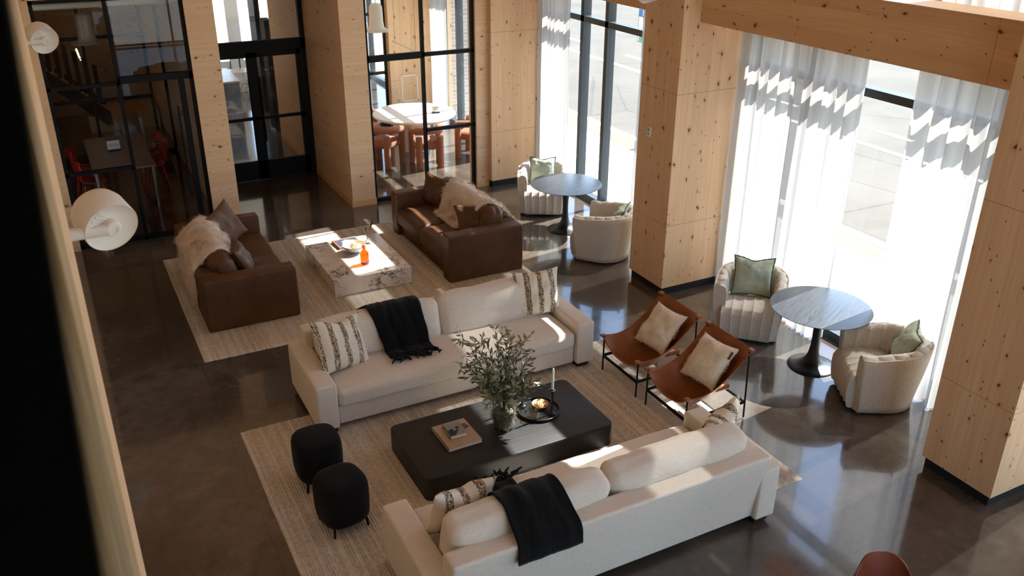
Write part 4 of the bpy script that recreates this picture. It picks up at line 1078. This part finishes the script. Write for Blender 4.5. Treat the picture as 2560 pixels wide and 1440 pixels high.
# ------------------------------------------------------------------ wall lamps
def wall_lamp(label, p, r, wallx, rz, name='wall_lamp'):
    t = thing(name, label, 'wall lamp', p, rz, 'white drum wall lamps')
    R1 = RZ(19) @ RX(18)                       # local -y is the open face, turned up and into the room
    m = MB()
    pr_ = [(r*.80, .62*r), (r*.92, .55*r), (r, .25*r), (r, -.70*r), (r*.985, -.74*r), (r*.955, -.70*r), (r*.93, -.66*r), (r*.45, -.56*r), (r*.28, -.52*r), (0, -.52*r)]
    m.lathe(pr_, 56, R1 @ RX(-90), False); m.lathe([(0, .62*r), (r*.80, .62*r)], 56, R1 @ RX(-90), False)
    m.build('lamp_shade', M_['white_paint'], t, True, 50)
    c = MB(); c.lathe([(r*.32, -.50*r), (r*.32, -.84*r), (r*.26, -.90*r), (r*.15, -.90*r), (r*.15, -.86*r), (0, -.86*r)], 32, R1 @ RX(-90), False)
    c.build('lamp_hub', M_['white_paint'], t, True, 40)
    a0 = (R1 @ Vector((-.15*r, -.76*r, 0)))
    w0 = Vector((wallx, a0.y+.05*r, a0.z))
    a = MB().tube([w0, w0.lerp(a0, .5), a0], [.27*r, .26*r, .22*r], 14); a.build('lamp_arm', M_['white_paint'], t, True, 60)
    f = MB()
    for k in range(4):
        q = R1 @ Vector((-.78*r+.12*r*k, -.655*r, .26*r+.15*r*k)); q2 = R1 @ Vector((-.20*r+.05*r*k, -.55*r, .14*r+.07*r*k)); f.tube([q, q2], .012*r*2, 6)
    f.build('cooling_fin', M_['white_paint'], t, True)
    MB().rbox((wallx+.012, a0.y+.05*r, a0.z), (.024, .12, .16), .01, 2, 1).build('wall_plate', M_['white_paint'], t, True)
    return t
wall_lamp('white drum wall lamp on the left wall, nearer the camera', (.125, 5.35, 3.28), .155, -.525, 0)
wall_lamp('white drum wall lamp on the left wall, close to the black glass partition', (.02, 12.0, 3.31), .16, -.42, 0)
wall_lamp('white drum wall lamp high on the pillar face', (6.40, 8.86, 3.87), .165, -.23, pi)
t = thing('thermostat', 'small white thermostat on the pillar by the far table', 'thermostat', (6.63, 8.99, 2.10))
MB().rbox((-.012, 0, 0), (.024, .075, .13), .006, 2, 1).build('case', M_['white_paint'], t, True)
MB().rbox((-.025, 0, .028), (.004, .045, .035), .002, 2, 1).build('display', M_['aluminium'], t); MB().lathe([(0, 0), (.016, 0), (.016, .006), (0, .006)], 20, T(-.024, 0, -.025) @ RY(-90), False).build('dial', M_['aluminium'], t, True)
# ------------------------------------------------------------------ meeting room behind the black partition
t = thing('meeting_table', 'taupe meeting table with white legs behind the black partition', 'table', (.82, 16.12, 0))
MB().rbox((0, 0, .72), (.95, 2.15, .03), .012, 3, 1).build('tabletop', M_['greytop'], t, True)
for sx in (-1, 1):
    for sy in (-1, 1): MB().tube([(sx*.42, sy*1.02, 0), (sx*.43, sy*1.03, .705)], [.018, .03], 10).build('leg', M_['aluminium'], t, True)
def sign_card(label, p, rz, w_, h_, lines, size, col):
    t = thing('name_card', label, 'sign', p, rz)
    Mx = RX(-24)
    MB().box((0, 0, h_/2), (w_, .006, h_), Mx).build('card', M_['white_paint'], t)
    MB().lo(-w_/2, w_/2, -.045, .03, 0, .022).build('card_base', M_['black'], t)
    for i, ln in enumerate(lines):
        cu = bpy.data.curves.new('lettering', 'FONT'); cu.body = ln; cu.size = size; cu.align_x = 'CENTER'; cu.align_y = 'CENTER'; cu.extrude = .0004
        o = bpy.data.objects.new('lettering', cu); C.objects.link(o); o.parent = t
        o.matrix_local = Mx @ T(0, -.0042, h_*(.60-.26*i) if len(lines) > 1 else h_*.55) @ RX(90); cu.materials.append(col)
    return t
sign_card('white SKETCH name card on the taupe meeting table', (.775, 16.2, .735), 0, .20, .17, ['SKETCH'], .042, M_['black'])
def shell_seat():
    t = thing('meeting_chair', 'x', 'chair', (0, 0, 0))
    def f(u, v):
        a = 2*u-1; z = .45 + .38*sm(.45, 1, v) - .03*sm(0, .2, v)*(1-sm(.2, .5, v)); y = -.20+.40*min(1, v/.6)+.05*sm(.6, 1, v)
        return (a*.23*(1-.30*sm(.75, 1, v)), y - .10*abs(a)**2*sm(.4, 1, v), z + .05*abs(a)**3*(1-sm(.4, .8, v)))
    MB().shell(f, 14, 16, .012).build('seat_shell', M_['redplastic'], t, True, 180)
    for sx in (-1, 1):
        for sy in (-1, 1): MB().tube([(sx*.20, sy*.20, 0), (sx*.15, sy*.13, .43)], .010, 8).build('leg', M_['redplastic'], t, True)
    return t
ss = shell_seat(); GR = 'red shell chairs round the meeting table'
for i, (x, y, rz, lab) in enumerate([(.28, 16.25, radians(84), 'red shell chair on the far left of the meeting table'), (.33, 15.55, radians(92), 'red shell chair on the left of the meeting table, closer to the glass'),
                                    (1.36, 16.70, radians(-88), 'red shell chair beside the waste bin'), (1.36, 16.05, radians(-92), 'red shell chair on the right of the meeting table, closer to the glass')]):
    if i == 0: ss.location = (x, y, 0); ss.rotation_euler = (0, 0, rz); ss['label'] = lab; ss['group'] = GR
    else: dup(ss, (x, y, 0), rz, lab, GR)
t = thing('waste_bin', 'grey waste bin with pale liner by the meeting room wall', 'bin', (1.70, 17.86, 0))
MB().lathe([(0, .0), (.13, 0), (.165, .36), (.155, .36), (.12, .012), (0, .012)], 32, None, False).build('bin_body', M_['bin'], t, True, 50)
MB().lathe([(.169, .24), (.176, .30), (.173, .37), (.160, .372), (.15, .30)], 32, None, False).build('bin_liner', M_['binbag'], t, True, 60)
def hat_pendant(label, p, ztop, mat):
    t = thing('pendant_lamp', label, 'pendant lamp', p, 0, 'hat shaped pendant lamps')
    MB().lathe([(.225, 0), (.228, .006), (.20, .02), (.15, .035), (.125, .07), (.115, .16), (.112, .34), (.105, .40), (.08, .44), (.02, .455), (0, .455)], 48, None, False).build('lamp_shade', mat, t, True, 60)
    MB().tube([(0, 0, .45), (0, 0, ztop-p[2])], .004, 6).build('cord', M_['wire'], t)
    return t
hat_pendant('hat shaped pendant lamp over the taupe meeting table', (.64, 15.15, 2.70), 3.62, M_['dimshade'])
hat_pendant('white hat shaped pendant lamp over the round white table', (5.08, 14.75, 2.62), 3.62, M_['white_paint'])
def tube_lamp(label, p, L, mat, ztop=3.62):
    t = thing('tube_lamp', label, 'pendant lamp', p, 0, 'glass tube pendant lamps')
    MB().tube([(0, -L/2, 0), (0, L/2, 0)], .016, 12).build('lamp_tube', mat, t, True)
    for s_ in (-1, 1): MB().tube([(0, s_*(L/2-.07), 0), (0, s_*(L/2), 0)], .023, 12).build('end_cap', M_['black'] if mat == M_['tubeglow'] else M_['whitetop'], t, True)
    for s_ in (-1, 1): MB().tube([(0, s_*(L/2-.10), .015), (0, s_*(L/2-.10), ztop-p[2])], .003, 5).build('wire', M_['wire'], t)
    return t
tube_lamp('glowing tube lamp hanging in front of the dark staircase', (.62, 19.6, 1.80), 1.3, M_['tubeglow'])
tube_lamp('glowing tube lamp hanging behind, higher up by the stair', (.42, 20.9, 2.62), 1.0, M_['tubeglow'])
tube_lamp('unlit clear tube lamp on a wire above the round white table', (5.93, 15.7, 2.14), 1.25, M_['whitetop'])
t = thing('ceiling_pipe', 'white pipe running across the top of the meeting room', 'pipe', (.6, 15.0, 3.27))
MB().tube([(-1.75, 0, 0), (1.42, 0, 0)], .045, 16).build('pipe_run', M_['white_paint'], t, True); MB().tube([(.27, 0, 0), (.33, 0, 0)], .055, 16).build('pipe_joint', M_['white_paint'], t, True)
# staircase in the corridor behind
t = thing('staircase', 'dark staircase with black balusters in the corridor behind the meeting room', 'staircase', (0, 21.0, 0))
m = MB(); 
for k in range(13): m.lo(-1.15+.0+.16*k-.0, -.97+.16*k, -.5, .5, 2.35-.16*k, 2.39-.16*k)
m.build('tread', M_['wood_trim'], t)
def slab(y): return MB().prism([(-1.18, 2.45), (-1.18, 2.15), (.95, .15), (1.05, .15), (1.05, .42)], y-.03, y+.03, Matrix(((1, 0, 0, 0), (0, 0, 1, 0), (0, 1, 0, 0), (0, 0, 0, 1))))
slab(-.53).build('stringer', M_['black'], t); slab(.53).build('stringer', M_['black'], t)
for k in range(13): MB().lo(-1.13+.165*k, -1.04+.165*k, -.56, -.53, 2.42-.152*k, 3.25-.152*k).build('baluster', M_['black'], t)
MB().tube([(-1.15, -.55, 3.30), (.95, -.55, 1.40), (1.15, -.55, 1.36), (1.28, -.55, .42)], .022, 8).build('handrail', M_['aluminium'], t, True)
MB().lo(.60, 2.0, -.5, .6, 0, .36).build('landing', M_['wood_trim'], t)
# ------------------------------------------------------------------ dining room
t = thing('round_table', 'round white dining table on a thick pedestal in the glazed room', 'table', (6.30, 16.35, 0))
MB().lathe([(0, .665), (.72, .665), (.79, .675), (.815, .70), (.82, .715), (.81, .735), (.78, .74), (0, .74)], 72, None, False).build('tabletop', M_['whitetop'], t, True, 50)
m = MB(); n = 64; vs = []; fs = []
for z, r in ((0, .27), (.3, .265), (.665, .27)):
    for k in range(n): a = 2*pi*k/n; q = r*(1+.035*abs(sin(8*a))); vs.append((q*cos(a)*1.15, q*sin(a), z))
for i in range(2):
    for k in range(n): fs.append((i*n+k, i*n+(k+1) % n, (i+1)*n+(k+1) % n, (i+1)*n+k))
m.add(vs, fs).build('pedestal', M_['whitetop'], t, True, 40)
sign_card('small white name card on the round white table', (6.66, 16.10, .742), radians(-12), .15, .15, [], .026, M_['wire'])
c = [o for o in C.objects if o.name.startswith('name_card')][-1]
for i, (x0, x1) in enumerate(((-.062, .062), (-.045, .045))):
    o = MB().box((0, -.0045, .105-.032*i), (x1-x0, .001, .012), RX(-24)).build('lettering', M_['wire'], c)
def boucle_chair():
    t = thing('dining_chair', 'x', 'chair', (0, 0, 0)); F = M_['terracotta']
    MB().rbox((0, 0, .42), (.52, .50, .15), .07, 4, 3, bulge(.01, .01, .02, 3)).build('seat', F, t, True, 180)
    for sx in (-1, 1):
        MB().tube([(sx*.26, -.20, 0), (sx*.26, -.20, .60), (sx*.26, -.195, .655)], [.062, .062, .05], 14).build('leg', F, t, True, 60)
        MB().tube([(sx*.20, .24, 0), (sx*.20, .24, .60)], .062, 14).build('leg', F, t, True, 60)
    pts = []
    for k in range(25):
        a = pi*(k/24); pts.append((-.27*cos(a), -.16 + .42*sin(a)**.7, .665+.05*sin(a)))
    pts = [(-.265, -.235, .655)] + pts + [(.265, -.235, .655)]
    MB().tube(pts, [.055]+[.068]*25+[.055], 14).build('back_roll', F, t, True, 60)
    return t
bc = boucle_chair(); GB = 'terracotta boucle chairs round the white dining table'
for i, (x, y, d, lab) in enumerate([(5.42, 15.68, (.75, .6), 'terracotta boucle chair closest to the wooden wall end beside the glass'), (6.12, 15.26, (.2, 1), 'terracotta boucle chair directly behind the black mullion'),
                                   (7.15, 15.45, (-.68, .73), 'terracotta boucle chair on the window side of the white table'), (5.40, 16.90, (.85, -.5), 'terracotta boucle chair on the far side of the white table')]):
    a = face(-d[0], -d[1]) + pi
    if i == 0: bc.location = (x, y, 0); bc.rotation_euler = (0, 0, a); bc['label'] = lab; bc['group'] = GB
    else: dup(bc, (x, y, 0), a, lab, GB)
t = thing('wall_frame', 'thin white framed panel on the wooden wall behind the dining table', 'panel', (6.95, 18.235, .78))
MB().lo(-.17, .17, -.012, .012, -.28, .28).build('panel_face', M_['wood_v'], t)
m = MB(); m.lo(-.19, .19, -.016, .01, .26, .29); m.lo(-.19, .19, -.016, .01, -.29, -.26); m.lo(-.19, -.165, -.016, .01, -.28, .28); m.lo(.165, .19, -.016, .01, -.28, .28); m.build('panel_border', M_['white_paint'], t)
# ------------------------------------------------------------------ lounge beyond the entrance doors
t = thing('marble_island', 'dark marble counter block in the lounge beyond the entrance doors', 'counter', (3.15, 20.6, 0))
MB().lo(-.6, .55, -.5, .9, 0, .86).build('counter_body', M_['bowlstone'], t); MB().rbox((-.02, .2, .88), (1.2, 1.5, .04), .004, 2, 1).build('countertop', M_['marble'], t)
t = thing('stone_plinth', 'pale stone bench beyond the entrance doors', 'bench', (4.15, 23.2, 0)); MB().rbox((0, 0, .25), (1.2, .5, .5), .01, 2, 1).build('bench_block', M_['marble'], t)
def bar_stool(label, x, y, rz):
    t = thing('bar_stool', label, 'stool', (x, y, 0), rz, 'bar stools in the lounge')
    for sx in (-1, 1):
        for sy in (-1, 1): MB().tube([(sx*.20, sy*.20, 0), (sx*.15, sy*.15, .70)], .011, 8).build('leg', M_['black'], t, True)
    m = MB(); 
    for a, b in (((-.18, -.18), (.18, -.18)), ((.18, -.18), (.18, .18)), ((.18, .18), (-.18, .18)), ((-.18, .18), (-.18, -.18))): m.tube([(a[0], a[1], .28), (b[0], b[1], .28)], .009, 6)
    m.build('foot_rail', M_['black'], t, True)
    def f(u, v):
        a = 2*u-1; return (a*.22, -.20+.40*min(1, v/.6)+.04*sm(.6, 1, v)-.08*a*a*sm(.4, 1, v), .71+.30*sm(.5, 1, v))
    MB().shell(f, 12, 12, .03).build('seat_shell', M_['tan'], t, True, 180)
bar_stool('tan bar stool with black legs beyond the left entrance door', 3.62, 22.4, 1.0); bar_stool('tan bar stool with black legs farther back in the lounge', 4.55, 24.3, 2.2)
# parking sign on the pavement outside
t = thing('street_sign', 'blue and white street sign on a pole outside the far window', 'sign', (10.42, 14.52, -.06), radians(-90))
MB().tube([(0, 0, 0), (0, 0, 3.0)], .03, 10).build('sign_pole', M_['graphite'], t, True)
bl = plain('sign_blue', rgb('2F6FB4'), .4, .4, .02); gn = plain('sign_green', rgb('5FA58A'), .4, .4, .05)
MB().rbox((0, -.045, 2.42), (.34, .012, .62), .005, 2, 1).build('blue_panel', bl, t); MB().rbox((0, -.053, 2.36), (.29, .008, .46), .003, 2, 1).build('white_panel', M_['white_paint'], t)
MB().rbox((0, -.058, 2.19), (.22, .006, .14), .003, 2, 1).build('green_panel', gn, t); MB().rbox((0, -.045, 2.92), (.30, .012, .30), .005, 2, 1).build('upper_panel', M_['white_paint'], t)
cu = bpy.data.curves.new('lettering', 'FONT'); cu.body = 'P'; cu.size = .16; cu.align_x = 'CENTER'; cu.align_y = 'CENTER'; cu.extrude = .001; cu.materials.append(M_['white_paint'])
o = bpy.data.objects.new('lettering', cu); C.objects.link(o); o.parent = t; o.matrix_local = T(0, -.052, 2.66) @ RX(90)
bpy.context.view_layer.update()
for o in [o for o in C.objects if o.type == 'FONT']:           # letters become plain meshes
    me = bpy.data.meshes.new_from_object(o.evaluated_get(bpy.context.evaluated_depsgraph_get())); mw = o.matrix_local.copy(); par = o.parent; mt = o.data.materials[0]
    bpy.data.objects.remove(o); n_ = bpy.data.objects.new('lettering', me); C.objects.link(n_); n_.parent = par; n_.matrix_local = mw
    if not me.materials: me.materials.append(mt)
bpy.context.view_layer.update()
